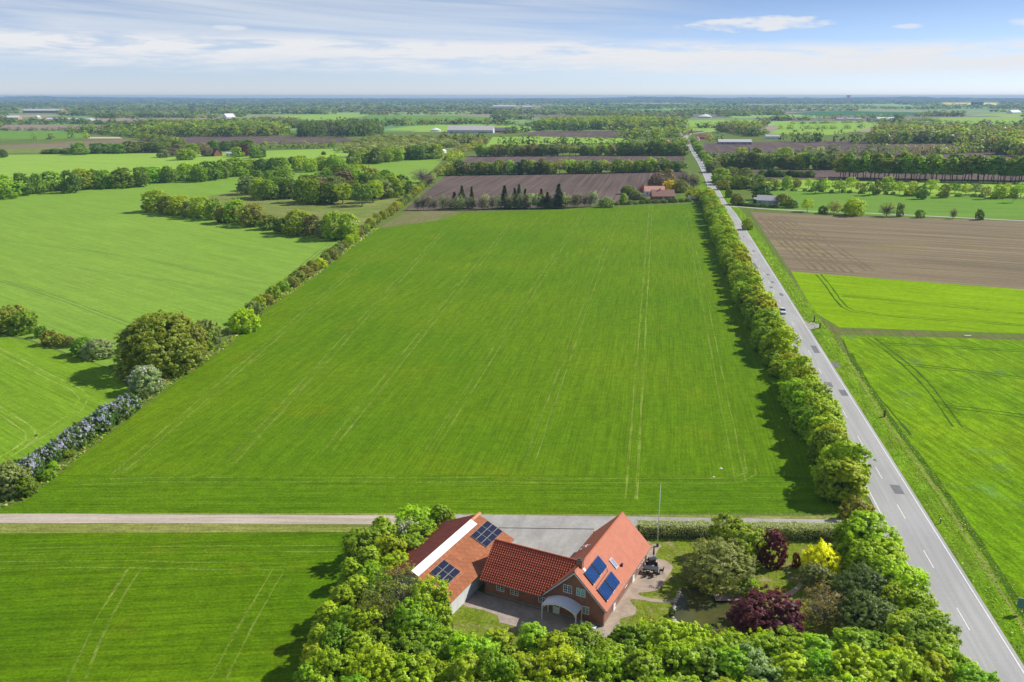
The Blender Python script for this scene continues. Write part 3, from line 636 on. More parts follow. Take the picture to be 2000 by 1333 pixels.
pp = MB(); pp.tube([roof_pt(-1.75, 5.6, .14), roof_pt(-1.55, 5.3, .14), roof_pt(-1.52, 1.1, .14), roof_pt(-1.3, .8, .14)], .03, 6); pp.build('collector_pipe', ALU, farm)
def roof_window(x, y, wy, ls, side=1):
    m_ = MB()
    for a_, b_, c_, d_ in ((0, wy, 0, .1), (0, wy, ls - .1, ls), (0, .1, .1, ls - .1), (wy - .1, wy, .1, ls - .1)):
        roof_box(m_, x + side * c_ * .7071, y + a_, b_ - a_, d_ - c_, .06, .16, side)
    f_ = m_.build('roof_window', plain('pale_alu', (.52, .54, .57), .35, .05, 2, .3), farm)
    p_ = MB(); roof_box(p_, x + side * .07, y + .1, wy - .2, ls - .2, .07, .12, side); p_.build('pane', plain('sky_glass', (.30, .38, .48), .08, .05, 1, 0, .8), f_)
roof_window(-2.08, 7.2, .82, 1.5); roof_window(-6.6, 10.4, .8, 1.2, -1)
vp = MB(); q0 = roof_pt(-.69, 8.75); vp.tube([q0, q0 + Vector((0, 0, .38))], .13, 8); vp.tube([q0 + Vector((0, 0, .38)), q0 + Vector((0, 0, .46))], .19, 8); vp.build('vent_pipe', plain('dark_red_vent', (.10, .03, .025), .6), farm)
vp = MB(); q0 = roof_pt(-7.3, 15.3, 0, -1); vp.tube([q0, q0 + Vector((0, 0, .6))], .1, 8); vp.tube([q0 + Vector((0, 0, .6)), q0 + Vector((0, 0, .75))], .16, 8); vp.build('vent_pipe', plain('pink_vent', (.6, .3, .22), .6), farm)
an = MB(); q0 = roof_pt(-6.4, 8.7, 0, -1); an.tube([q0, q0 + Vector((0, 0, 1.1))], .03, 6); an.tube([q0 + Vector((-.5, -.3, .95)), q0 + Vector((.9, .6, 1.1))], .05, 6)
for k in range(4): an.tube([q0 + Vector((-.3 + .3 * k - .12, -.2 + .2 * k + .18, 1.0)), q0 + Vector((-.3 + .3 * k + .12, -.2 + .2 * k - .18, 1.0))], .018, 4)
an.build('antenna', plain('pale_metal', (.6, .58, .55), .5), farm)

# white curved canopy over the front door
cano = empty('entrance_canopy', HX, HR); tag(cano, 'white barrel-curved canopy on four posts before the farmhouse gable door', 'canopy')
CX0, CX1, CYF, CYB = -7.55, -2.85, -2.15, -.12
def arch(x): u = (x - (CX0 + CX1) / 2) / ((CX1 - CX0) / 2); return 2.28 + .72 * (1 - u * u)
N_ = 14; mb = MB(); xsn = [CX0 + (CX1 - CX0) * i / N_ for i in range(N_ + 1)]
top = [(x, arch(x)) for x in xsn]; prof = top + [(x, z - .05) for x, z in reversed(top)]
mb.prism([(x, CYF, z) for x, z in prof], (0, CYB - CYF, 0)); mb.build('cover', plain('canopy_white', (.80, .82, .86), .35, .04), cano)
mb = MB()
for y in (CYF - .05, CYB + .0):
    pr = [(x, z - .01) for x, z in top] + [(x, z - .22) for x, z in reversed(top)]
    mb.prism([(x, y, z) for x, z in pr], (0, .048, 0))
mb.box(CX0 - .06, CX0, CYF, CYB, 2.1, 2.3); mb.box(CX1, CX1 + .06, CYF, CYB, 2.1, 2.3); mb.build('frame', WHITE_PAINT, cano)
for x in (CX0, CX1):
    for y in (CYF + .05, CYB - .05):
        p_ = MB(); p_.tube([(x, y, 0), (x, y, 2.25)], .075, 8); p_.tube([(x, y, 1.6), (x + (.45 if x == CX0 else -.45), y, 2.3)], .035, 6); p_.build('post', WHITE_PAINT, cano)

# ------------------------------------------------------------------ the barn beside it
barn = empty('barn', HX, HR); tag(barn, 'long barn with orange sheet roof, white ridge strip and two solar arrays', 'barn')
BX0, BX1, BY0, BY1 = -29.3, -18.4, -7.3, 10.35; BRX, BRZ, BTH = -23.9, 5.33, .4485
def bz(x): return BRZ - abs(x - BRX) * BTH
conc = plain('white_concrete', (.66, .67, .68), .8, .08, .6)
w = MB()
for y, th in ((BY0, .2), (BY1 - .2, .2)):
    w.prism([(BX0, y, 0), (BX1, y, 0), (BX1, y, bz(BX1) - .12), (BRX, y, BRZ - .12), (BX0, y, bz(BX0) - .12)], (0, th, 0))
w.box(BX0, BX0 + .2, BY0 + .2, BY1 - .2, 0, bz(BX0) - .13)
w.build('wall', conc, barn)
npan = 9; Lp = (BY1 - BY0 - .4) / npan; pm = MB().box(0, .2, .012, Lp - .012, 0, bz(BX1) - .13).mesh('wall_panel', conc)
for k in range(npan):
    o = link('wall_panel', pm, barn); o.location = (BX1 - .2, BY0 + .2 + k * Lp, 0)
w = MB(); w.box(BX1 - .22, BX1 - .19, BY0 + .25, BY1 - .25, .02, 2.3); w.build('wall_core', plain('joint_grey', (.35, .35, .36), .9), barn)
# corrugated roof sheets, each a part
ncol, nrow = 17, 4; sw = (BY1 - BY0 + .6) / ncol; slope_len = (6.12 - .0) / math.cos(math.atan(BTH)) * .98
def sheet_mesh(name, wd, ln):
    mb = MB(); n = 12
    for r_ in range(2):
        for i in range(n + 1): mb.v.append((wd * i / n, ln * r_, .045 * (i % 2) + (.03 if r_ else 0)))
    for i in range(n): mb.f.append((i, i + 1, n + 2 + i, n + 1 + i))
    b = len(mb.v)
    for i in range(n + 1): mb.v.append((wd * i / n, ln, .045 * (i % 2) - .02))
    for i in range(n): mb.f.append((n + 1 + i, n + 2 + i, b + i + 1, b + i))
    return mb
def sheet_material(name, a, b):
    m, t, bs, out, pos = newmat(name); oi = t.node('ShaderNodeObjectInfo'); tco = t.node('ShaderNodeTexCoord').outputs['Object']
    c = t.mix(oi.outputs['Random'], a, b); n = t.noise(tco, 1.7, 4, .65); n2 = t.noise(t.map(tco, scale=(6, .5, 1)), 1.0, 3)
    f = t.math('MULTIPLY', t.ss(n, .3, .7, .74, 1.12), t.ss(n2, .3, .7, .93, 1.06)); t.l.new(t.mix(1.0, c, t.combine(f, f, f), 'MULTIPLY'), bs.inputs['Base Color'])
    bs.inputs['Roughness'].default_value = .75; return m
SH_OR = sheet_material('orange_sheet', (.44, .155, .062), (.54, .20, .085))
SH_SHADE = sheet_material('shaded_orange_sheet', (.34, .085, .055), (.40, .105, .065))  # same orange sheets, darkened: the slope's shade is put into the colour
row_len = slope_len / nrow
for side, mat in ((1, SH_OR), (-1, SH_SHADE)):
    sm_ = sheet_mesh('roof_sheet', sw - .02, row_len + .06).mesh('roof_sheet', mat)
    th = math.atan(BTH)
    for c in range(ncol):
        for r_ in range(nrow):
            o = link('roof_sheet', sm_, barn); d = r_ * row_len
            zr = rnd.uniform(-.004, .004)
            if side > 0:
                M = ((0, 1, 0), (math.cos(th), 0, -math.sin(th)))
            else: M = ((0, -1, 0), (-math.cos(th), 0, -math.sin(th)))
            ax, dn = Vector(M[0]), Vector(M[1]); nn = ax.cross(dn); nn = nn if nn.z > 0 else -nn
            from mathutils import Matrix
            org = Vector((BRX, (BY0 - .3 + c * sw + .01) if side > 0 else (BY0 - .3 + (c + 1) * sw - .01), BRZ)) + dn * d + nn * zr
            zz = ax.cross(dn)
            mt = Matrix(((ax.x, dn.x, zz.x, org.x), (ax.y, dn.y, zz.y, org.y), (ax.z, dn.z, zz.z, org.z), (0, 0, 0, 1)))
            if zz.z < 0:   # keep the ribs on the outside
                mt = Matrix(((-ax.x, dn.x, nn.x, org.x + ax.x * (sw - .02)), (-ax.y, dn.y, nn.y, org.y + ax.y * (sw - .02)), (-ax.z, dn.z, nn.z, org.z), (0, 0, 0, 1)))
            o.matrix_local = mt
sl = MB()
for s in (1, -1):
    sl.prism([(BRX, BY0 - .25, BRZ - .06), (BRX, BY1 + .25, BRZ - .06), (BRX + s * 5.7, BY1 + .25, BRZ - 5.7 * BTH - .06), (BRX + s * 5.7, BY0 - .25, BRZ - 5.7 * BTH - .06)], (0, 0, -.06))
sl.build('roof_deck', SOFF, barn)
rc = MB()
for y in np.arange(BY0 - .3, BY1 + .2, 1.1):
    rc.prism([(BRX - .3, y, BRZ - .05), (BRX + .3, y, BRZ - .05), (BRX + .12, y, BRZ + .12), (BRX - .12, y, BRZ + .12)], (0, 1.08, 0))
rc.build('ridge_caps', sheet_material('pale_orange_cap', (.62, .26, .13), (.66, .3, .15)), barn)['kind'] = 'stuff'
st = MB(); th = math.atan(BTH); dnv, nnv = Vector((math.cos(th), 0, -math.sin(th))), Vector((math.sin(th), 0, math.cos(th)))
st.obox(Vector((BRX - .1, -7.42, BRZ)) + nnv * .13, (0, 15.75, 0), dnv * 1.2, nnv * .12)
st.build('ridge_strip', plain('translucent_white', (.82, .83, .84), .5, .02), barn)
PV = plain('solar_cell', (.018, .022, .042), .18, .15, 1.2, 0, .6); PVF = plain('panel_frame', (.30, .31, .33), .4, .1, 2, .5)
def pv_array(y0_, s0, ny, ns, wy, ls):
    for i in range(ny):
        for j in range(ns):
            o_ = Vector((BRX, y0_ + i * (wy + .03), BRZ)) + dnv * (s0 + j * (ls + .03)) + nnv * .11
            f_ = MB().obox(o_, (0, wy, 0), dnv * ls, nnv * .05).build('solar_panel', PVF, barn)
            c_ = MB().obox(o_ + Vector((0, .03, 0)) + dnv * .03 + nnv * .05, (0, wy - .06, 0), dnv * (ls - .06), nnv * .006); c_.build('cell_sheet', PV, f_)
pv_array(5.35, 1.72, 3, 3, 1.66, .93); pv_array(-5.5, 1.72, 2, 3, 1.78, .93)

# ------------------------------------------------------------------ farm buildings further off
def gable_house(name, px, py, L, Wd, eave, rise, az_deg, wall, roof, label, cat, wins=0, chim=False, sign=1, wd=None, group=None, over=.35):
    p = G(px, py); e = empty(name, (p.x, p.y, 0), R(90 - az_deg)); tag(e, label, cat, group)
    hl, hw = L / 2, Wd / 2; mb = MB()
    mb.box(-hl, hl, -hw, -hw + .25, 0, eave); mb.box(-hl, hl, hw - .25, hw, 0, eave)
    for x in (-hl, hl - .25):
        mb.prism([(x, -hw + .25, 0), (x, hw - .25, 0), (x, hw - .25, eave + rise * .25 / hw), (x, 0, eave + rise - .05), (x, -hw + .25, eave + rise * .25 / hw)], (.25, 0, 0))
    mb.build('wall', wall, e)
    k = rise / hw
    for s in (1, -1):
        yo = s * (hw + over)
        r_ = MB().prism([(-hl - over, 0, eave + rise + .02), (hl + over, 0, eave + rise + .02), (hl + over, yo, eave - over * k + .02), (-hl - over, yo, eave - over * k + .02)], (0, 0, .16)).build('roof', roof, e)
        if s < 0 and chim: MB().box(-hl * .3, -hl * .3 + .7, -.35, .35, eave + rise - .4, eave + rise + 1.0).build('chimney', BRICK, r_)
    for s in (1, -1):
        for i in range(wins):
            x = -hl + L * (i + .5) / wins - .5; w_ = wd or 1.0
            if i == wins // 2 and wins > 2:
                MB().box(x, x + 1.0, s * hw - .03, s * hw + .03, 0, min(2.1, eave - .1)).build('door', plain('pale_door', (.55, .55, .53), .5), e)
            else:
                f_ = MB().box(x, x + w_, s * hw - .03, s * hw + .05, .9, min(2.1, eave - .25)).build('window', WHITE_PAINT, e)
                MB().box(x + .1, x + w_ - .1, s * hw - .05, s * hw + .07, 1.0, min(2.0, eave - .35)).build('pane', GLASS, f_)
    return e
RTILE = plain('far_red_tile', (.42, .13, .08), .7, .15); BTILE = plain('far_brown_tile', (.38, .20, .15), .7, .15); PTILE = plain('far_pink_tile', (.68, .36, .27), .7, .1)
GREY = plain('far_grey_sheet', (.36, .36, .38), .6, .1); WHT = plain('far_white_wall', (.75, .75, .76), .7, .05); LGREY = plain('far_light_sheet', (.55, .53, .54), .6, .08)
BGREY = plain('far_blue_wall', (.36, .42, .50), .7, .08); RBR = plain('far_red_brick', (.36, .14, .09), .8, .15); BLK = plain('far_dark_timber', (.06, .06, .065), .7)
gable_house('farmhouse', 1293.5, 390, 14.5, 7.5, 2.6, 3.6, 88, RBR, BTILE, 'low brick house with brown tiled roof facing the wheat field', 'house', 5, True)
gable_house('farm_building', 1277, 381.5, 13.5, 7.0, 3.0, 3.0, 88, WHT, PTILE, 'whitewashed farm range with pink tiled roof behind the brown-roofed house', 'house', 4)
gable_house('farm_building', 1256, 379, 8, 6, 3.2, 3.6, 5, RBR, RTILE, 'red tiled gable wing at the end of the whitewashed range', 'house', 2)
gable_house('cottage', 1500, 399, 13, 8, 2.7, 2.6, 115, BGREY, LGREY, 'grey cottage with pale roof beside the farm lane', 'house', 3)
gable_house('shed', 1481, 396, 6, 4, 2.3, .8, 95, BLK, GREY, 'low dark lean-to shed next to the grey cottage', 'shed', 1)
gable_house('farmhouse', 421, 305, 15, 9, 3.2, 5.0, 138, RBR, BLK, 'red brick gabled farmhouse with dark roof in the garden trees', 'house', 3, True)
gable_house('outbuilding', 450, 305, 8, 6, 3.0, 1.2, 95, WHT, LGREY, 'small white outbuilding next to the red gabled farm', 'shed', 2)
gable_house('barn', 920, 260, 84, 24, 5.4, 7.0, 96, plain('far_white_blue', (.62, .66, .74), .7), plain('far_pinkish_sheet', (.60, .54, .54), .6, .06), 'huge pale livestock barn with pinkish roof', 'barn', 8, wd=6)
gable_house('farmhouse', 982, 259, 32, 12, 3.6, 5, 96, RBR, plain('far_slate', (.22, .20, .23), .7), 'red brick house with slate roof at the end of the pale barn', 'house', 5)
gable_house('house', 1327, 267, 11, 8, 3.2, 4.5, 20, WHT, RTILE, 'white gabled house at the bend in the road', 'house', 2, True)
gable_house('house', 1303, 284, 9, 7, 2.8, 4.2, 20, RBR, RTILE, 'small red house between the trees left of the road', 'house', 2, True)
gable_house('house', 1372, 272, 20, 8, 2.8, 3.8, 95, RBR, RTILE, 'red tiled house just right of the road bend', 'house', 4, True)
gable_house('house', 1361, 275, 8, 7, 2.8, 3.2, 20, WHT, RTILE, 'little white house with red roof close to the road', 'house', 2)
gable_house('long_shed', 1434, 282, 46, 14, 3.4, 3.2, 93, GREY, LGREY, 'long low grey shed beyond the ploughed field', 'shed', 6, wd=3)
gable_house('house', 1508, 272, 22, 9, 4.2, 2.5, 93, WHT, LGREY, 'white flat-roofed house before the dark grove', 'house', 3)
gable_house('hall', 1728, 238, 44, 18, 6.5, 5, 93, plain('far_pale_blue_wall', (.60, .66, .74), .7), WHT, 'white hall with bright roof beyond the mixed wood', 'hall', 4, wd=4)
gable_house('barn', 1703, 237.5, 24, 14, 5, 4, 93, BLK, plain('far_navy_roof', (.08, .09, .13), .7), 'dark barn joined to the white hall', 'barn')
gable_house('house', 1602, 237, 14, 10, 5, 6, 15, WHT, WHT, 'white gabled farmhouse west of the white hall', 'house', 2)
for x, c_, l_ in ((1640, WHT, 'pale bungalow between white farmhouse and white hall'), (1660, LGREY, 'grey-roofed bungalow in the hamlet near the white hall'), (1676, WHT, 'bungalow closest to the dark barn in the hamlet')):
    gable_house('house', x, 235, 18, 9, 3, 3.5, 95, c_, LGREY, l_, 'house', 2)
gable_house('shed', 454, 263.5, 14, 9, 3.5, 4, 30, WHT, plain('far_blue_sheet', (.25, .42, .72), .5), 'shed with a bright blue roof at the edge of the grove', 'shed')
gable_house('tent_hall', 447, 231.5, 30, 26, 4, 10, 40, WHT, WHT, 'white tent-shaped hall beside the tan field', 'hall')
gable_house('greenhouse', 130, 236, 150, 26, 4, 3, 94, LGREY, plain('far_glass_roof', (.62, .64, .70), .3), 'long pale greenhouse range beyond the tan fields', 'greenhouse')
gable_house('hall', 25, 234, 45, 20, 6, 5, 94, plain('far_brick_orange', (.5, .28, .18), .7), WHT, 'white roofed hall at the end of the long greenhouses', 'hall')
gable_house('house', 75, 234.5, 12, 10, 6, 6, 10, WHT, LGREY, 'white gabled house standing at the greenhouses', 'house')
gable_house('factory', 88, 221, 160, 40, 9, 6, 94, RBR, LGREY, 'long factory with reddish wall near the horizon', 'factory')
gable_house('factory', 985, 212.5, 120, 50, 12, 6, 92, WHT, LGREY, 'white factory halls in the middle of the far woods', 'factory')
gable_house('hall', 1030, 212, 50, 30, 8, 5, 92, WHT, LGREY, 'smaller white hall east of the far white factory', 'hall')
gable_house('mill', 1908, 206.5, 70, 40, 22, 6, 92, BLK, BLK, 'dark blocky mill standing in the yellow rapeseed', 'mill')
gable_house('barn', 1980, 222, 60, 24, 4, 9, 60, WHT, WHT, 'bright white sloping roof at the far field edge', 'barn')
gable_house('shed', 866, 300, 6, 5, 3, 1.5, 20, WHT, WHT, 'tiny white shed at the end of the pale lane', 'shed')
def round_roof(name, px, py, rad, eave, rise, wall, roof, label, cat):
    p = G(px, py); e = empty(name, (p.x, p.y, 0)); tag(e, label, cat); n = 16
    mb = MB(); mb.tube([(0, 0, 0), (0, 0, eave)], rad, n); mb.build('wall', wall, e)
    mb = MB(); mb.tube([(0, 0, eave), (0, 0, eave + rise * .6), (0, 0, eave + rise)], [rad * 1.05, rad * .45, rad * .06], n); mb.build('roof', roof, e)
round_roof('slurry_tank', 851, 256.5, 10, 2.5, 4, WHT, WHT, 'round white tank with tent cover beside the pale barn', 'tank')
round_roof('domed_hall', 1377, 230.5, 21, 4, 8, LGREY, WHT, 'white conical roofed hall on the far green field', 'hall')
p = G(1656, 203); e = empty('water_tower', (p.x, p.y, 0)); tag(e, 'slender pale water tower breaking the horizon', 'tower')
MB().tube([(0, 0, 0), (0, 0, 56)], [9, 7], 10).build('shaft', LGREY, e); MB().tube([(0, 0, 56), (0, 0, 60), (0, 0, 72)], [7, 18, 18], 12).build('tank', LGREY, e)

# ------------------------------------------------------------------ trees and shrubs
def unit(v): return v / np.maximum(np.linalg.norm(v, axis=-1, keepdims=True), 1e-9)
def rdirs(n): return unit(NP.normal(size=(n, 3)))
def leaf_quads(C, N, size, aspect=1.25):
    """one diamond-shaped leaf spray per centre"""
    n = len(C); t = unit(np.cross(N, rdirs(n))); b = np.cross(N, t); s = size[:, None]
    fold = N * s * .12
    V = np.stack([C - t * s * .5 * aspect, C - b * s * .42 + fold, C + t * s * .5 * aspect, C + b * s * .42 + fold], 1)
    return V.reshape(-1, 3)
def np_mesh(name, V, tint, mats, extra=None, col=None):
    """quads given as 4n vertices; extra = (verts, faces, material index) joined on"""
    nq = len(V) // 4; me = bpy.data.meshes.new(name)
    ev, ef = extra if extra else ([], [])
    nv = len(V) + len(ev); loops = np.arange(len(V), dtype=np.int32)
    me.vertices.add(nv)
    co = np.concatenate([V, np.array(ev, dtype=float).reshape(-1, 3)]) if len(ev) else V
    me.vertices.foreach_set('co', co.astype(np.float32).ravel())
    el = [i + len(V) for f in ef for i in f]; tot = len(loops) + len(el)
    me.loops.add(tot); me.loops.foreach_set('vertex_index', np.concatenate([loops, np.array(el, dtype=np.int32)]))
    me.polygons.add(nq + len(ef)); starts = list(range(0, 4 * nq, 4)); p = 4 * nq
    for f in ef: starts.append(p); p += len(f)
    me.polygons.foreach_set('loop_start', np.array(starts, dtype=np.int32))
    mi = np.zeros(nq + len(ef), dtype=np.int32); mi[nq:] = 1; me.polygons.foreach_set('material_index', mi)
    for m in mats: me.materials.append(m)
    at = me.attributes.new('tint', 'FLOAT', 'FACE'); at.data.foreach_set('value', np.concatenate([tint, np.zeros(len(ef))]).astype(np.float32))
    if col is not None:
        ca = me.attributes.new('leafcol', 'FLOAT_COLOR', 'FACE'); ca.data.foreach_set('color', col.astype(np.float32).ravel())
    me.update(calc_edges=True); return me

def crown(H, RW, zb, lobes, clumps, per, ls, spread=.42, lob_r=(.36, .52), low=-.55, cone=0.0):
    """leaf centres, normals, sizes, tints of a crown: lobes carry clumps, clumps carry leaves"""
    cz, hz = (H + zb) / 2, (H - zb) / 2; semi = np.array([RW, RW, hz])
    d = rdirs(lobes * 4); d = d[d[:, 2] > low][:lobes]
    L = np.array([0, 0, cz]) + d * semi * NP.uniform(.42, .72, (len(d), 1)); Lr = RW * NP.uniform(lob_r[0], lob_r[1], len(d))
    L = np.concatenate([L, [[0, 0, cz + hz * .45], [0, 0, cz - hz * .1]]]); Lr = np.concatenate([Lr, [RW * .5, RW * .62]])
    a_ = np.arange(7) * 2 * math.pi / 7 + NP.uniform(0, 1); rr = RW * .60
    L = np.concatenate([L, np.stack([np.cos(a_) * rr, np.sin(a_) * rr, np.full(7, zb + (H - zb) * .22)], 1)]); Lr = np.concatenate([Lr, RW * NP.uniform(.34, .44, 7)])
    if cone: L[:, :2] *= (1 - cone * np.clip((L[:, 2:3] - zb) / (H - zb), 0, 1))
    cs, nd = [], []
    while len(cs) < clumps:
        free = NP.random() < .14
        i = NP.integers(len(L)); o = unit(L[i] - np.array([0, 0, cz - hz * .2]))
        v = unit(NP.normal(size=3) + .7 * o + np.array([0, 0, .25])); p = L[i] + v * Lr[i] * (NP.uniform(.80, 1.06) if NP.random() < .78 else NP.uniform(1.06, 1.34))
        if p[2] < max(zb * .6, .1): continue
        dd = np.linalg.norm(L - p, axis=1) / Lr
        if (dd < .78).sum() > 0 and not free: continue
        cs.append(p); nd.append(v)
    cs, nd = np.array(cs), np.array(nd); n = clumps * per
    cr = np.repeat(NP.uniform(spread * .6, spread * 1.25, clumps), per)
    off = rdirs(n) * (NP.random(n) ** .45)[:, None] * cr[:, None] * np.array([1, 1, .8])
    off = off + np.repeat(nd, per, 0) * (np.abs(NP.normal(size=(n, 1))) * .45 * cr[:, None])      # sprays reach outwards
    C = np.repeat(cs, per, 0) + off
    N = unit(np.repeat(nd, per, 0) * .55 + off / cr[:, None] * 1.05 + rdirs(n) * .42 + np.array([0, 0, .25]))
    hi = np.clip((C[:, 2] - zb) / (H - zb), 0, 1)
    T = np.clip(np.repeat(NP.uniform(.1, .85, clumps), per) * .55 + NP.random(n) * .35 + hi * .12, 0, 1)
    return C, N, ls * NP.uniform(.65, 1.3, n), T
def limbs(H, zb, RW, n=6, r=.16, lean=.25, fork=True):
    mb = MB(); top = H * .72
    mb.tube([(0, 0, -.15), (0.02 * H, 0, zb * .6 + .2), (lean * .2, .1, (zb + top) / 2), (0, 0, top)], [r, r * .8, r * .5, r * .15], 6)
    for k in range(n):
        a = 2 * math.pi * (k + rnd.uniform(-.3, .3)) / n; z0 = zb * .7 + (top - zb * .7) * rnd.uniform(.05, .6); l = RW * rnd.uniform(.5, .85)
        e = (math.cos(a) * l, math.sin(a) * l, min(z0 + l * rnd.uniform(.5, 1.0), H * .88)); m_ = (e[0] * .5, e[1] * .5, z0 + (e[2] - z0) * .4)
        mb.tube([(0, 0, z0), m_, e], [r * .5, r * .32, r * .08], 4, False)
        if fork:
            for s in (-1, 1):
                b_ = (m_[0] + s * .35 * l * math.sin(a) * .6 + e[0] * .2, m_[1] - s * .35 * l * math.cos(a) * .6 + e[1] * .2, m_[2] + l * .4)
                mb.tube([m_, b_], [r * .2, r * .05], 3, False)
    return mb
def twigs(H, zb, RW, n, r=.02):
    """bare spring twigs radiating through the crown"""
    mb = MB()
    for k in range(n):
        d = NP.normal(size=3); d = d / np.linalg.norm(d); d[2] = abs(d[2]) * 1.0 + .15
        z0 = zb + (H - zb) * NP.uniform(0, .45); s = np.array([d[0] * RW * .25, d[1] * RW * .25, z0]); e = np.array([d[0] * RW, d[1] * RW, min(H, z0 + d[2] * (H - zb) * .6)])
        mb.tube([tuple(s), tuple((s + e) / 2 + NP.normal(size=3) * .12), tuple(e)], [r * 1.6, r, r * .4], 3, False)
        for q_ in range(3):
            t_ = NP.uniform(.35, .9); p0 = s + (e - s) * t_; p1 = p0 + NP.normal(size=3) * RW * .13 + np.array([0, 0, RW * .1])
            mb.tube([tuple(p0), tuple(p1)], [r * .7, r * .25], 3, False)
    return mb
PROTO = {}
def proto(kind, n, H, RW, zb, make_leaves, make_wood):
    L = []
    for i in range(n):
        C, N, sz, T = make_leaves(); V = leaf_quads(C, N, sz); wd = make_wood()
        cm = np_mesh(kind + '_crown', V, T, [LEAF]); tm = wd.mesh(kind + '_trunk', BARK)
        jm = np_mesh(kind, V, T, [LEAF, BARK], (wd.v, wd.f)); L.append((cm, tm, jm))
    PROTO[kind] = (L, H, RW)
proto('broad', 5, 8.0, 3.4, .3, lambda: crown(8.0, 3.4, .3, 13, 560, 26, .27, .33, low=-.75), lambda: limbs(8, 1.6, 3.4))
proto('great', 2, 13.0, 8.0, .3, lambda: crown(13.0, 8.0, .3, 22, 1300, 26, .38, .55, (.26, .40), low=-.6), lambda: limbs(13, 2.5, 7.5, 10, .4))
proto('maple', 4, 8.0, 3.3, .8, lambda: crown(8.0, 3.3, .5, 16, 600, 24, .30, .33, (.28, .44), low=-.7), lambda: limbs(8, 1.4, 3.3))
proto('pointed', 3, 9.0, 2.8, .8, lambda: crown(9.0, 2.8, .5, 14, 500, 24, .29, .32, (.28, .44), low=-.7, cone=.55), lambda: limbs(9, 1.4, 2.4))
proto('open', 4, 8.0, 3.0, 2.2, lambda: crown(8.0, 3.0, 2.2, 10, 170, 26, .28, .5), lambda: limbs(8, 2.4, 3.0, 8, .15))
proto('tall', 4, 17.0, 3.6, 5.5, lambda: crown(17.0, 3.6, 4.5, 14, 300, 28, .45, .6), lambda: limbs(17, 6, 3.0, 8, .26))
proto('shrub', 5, 3.0, 2.0, .1, lambda: crown(3.0, 2.0, .1, 12, 320, 24, .19, .24, low=-.2), lambda: limbs(3, .3, 1.8, 7, .06))
proto('willow', 3, 6.0, 3.6, .2, lambda: crown(6.0, 3.6, .2, 16, 620, 34, .17, .30, (.34, .48), low=-.25), lambda: limbs(6, .6, 3.2, 8, .14))
def sparse_leaves(): return crown(8.0, 3.3, .8, 12, 200, 16, .20, .55)
def sparse_wood():
    a = limbs(8, 1.4, 3.3, 8, .15); b = twigs(7.8, 1.0, 3.3, 75, .028); a.add(b.v, b.f); return a
proto('sparse', 3, 8.0, 3.3, .8, sparse_leaves, sparse_wood)
def bare_leaves(): return crown(8.0, 3.0, 1.0, 12, 150, 10, .16, .5)
def bare_wood():
    a = limbs(8, 1.4, 3.0, 8, .15); b = twigs(7.9, 1.0, 3.0, 150, .03); a.add(b.v, b.f); return a
proto('bare', 2, 8.0, 3.0, 1.0, bare_leaves, bare_wood)
def conifer_leaves():
    C, N, sz, T = [], [], [], []
    H, RW = 14.0, 2.6; z = 1.6
    while z < H - .25:
        f = 1 - (z / H) ** 1.15; r = RW * (f * .95 + .04); nb = max(4, int(7 + 7 * f))
        for k in range(nb):
            a = rnd.uniform(0, 6.283); L_ = r * rnd.uniform(.65, 1.12)
            for q_ in range(max(2, int(L_ * 5))):
                t = (q_ + .6) / max(2, int(L_ * 5)); rr = L_ * t
                for s in (-1, 0, 1):
                    C.append((math.cos(a) * rr - math.sin(a) * s * .22, math.sin(a) * rr + math.cos(a) * s * .22, z - rr * .28 + rnd.uniform(-.1, .1)))
                    N.append((math.cos(a) * .5 + rnd.uniform(-.5, .5), math.sin(a) * .5 + rnd.uniform(-.5, .5), 1)); sz.append(.62 * rnd.uniform(.7, 1.25)); T.append(rnd.uniform(.1, .6) + .35 * t)
        z += .42 + .25 * f
    return np.array(C), unit(np.array(N)), np.array(sz), np.clip(np.array(T), 0, 1)
proto('spruce', 3, 14.0, 2.6, 1.6, conifer_leaves, lambda: MB().tube([(0, 0, -.1), (0, 0, 6), (0, 0, 13.9)], [.2, .12, .02], 6))

C_ = dict(yel=(.52, .58, .024), yg=(.49, .61, .028), lime=(.43, .58, .030), green=(.31, .43, .028), mid=(.215, .315, .036), dark=(.12, .190, .032),
          grey=(.315, .375, .125), olive=(.38, .39, .065), brown=(.36, .30, .12), purple=(.19, .05, .08), red=(.28, .05, .035), gold=(.85, .74, .015),
          spruce=(.21, .24, .12), pale=(.46, .53, .26), willow=(.43, .50, .15), twig=(.34, .30, .23), pink=(.37, .31, .20))
ORD = 'first second third fourth fifth sixth seventh eighth ninth tenth eleventh twelfth thirteenth fourteenth fifteenth sixteenth seventeenth eighteenth nineteenth twentieth'.split()
def ordw(i):
    if i < 20: return ORD[i]
    t, o = divmod(i + 1, 10); T_ = {2: 'twent', 3: 'thirt', 4: 'fort', 5: 'fift', 6: 'sixt', 7: 'sevent', 8: 'eight', 9: 'ninet'}[t]
    return T_ + 'ieth' if o == 0 else T_ + 'y-' + ORD[o - 1]
ADJ = dict(yel='yellow-green', yg='fresh yellow-green', lime='bright green', green='leaf green', mid='mid green', dark='dark green', grey='grey-green', olive='olive budding', brown='brown budding', purple='dark purple',
           red='small red', gold='golden yellow', spruce='dark', pale='pale green', willow='silvery green', twig='greyish bare', pink='pinkish budding')
PARTS_NEAR = 330.0
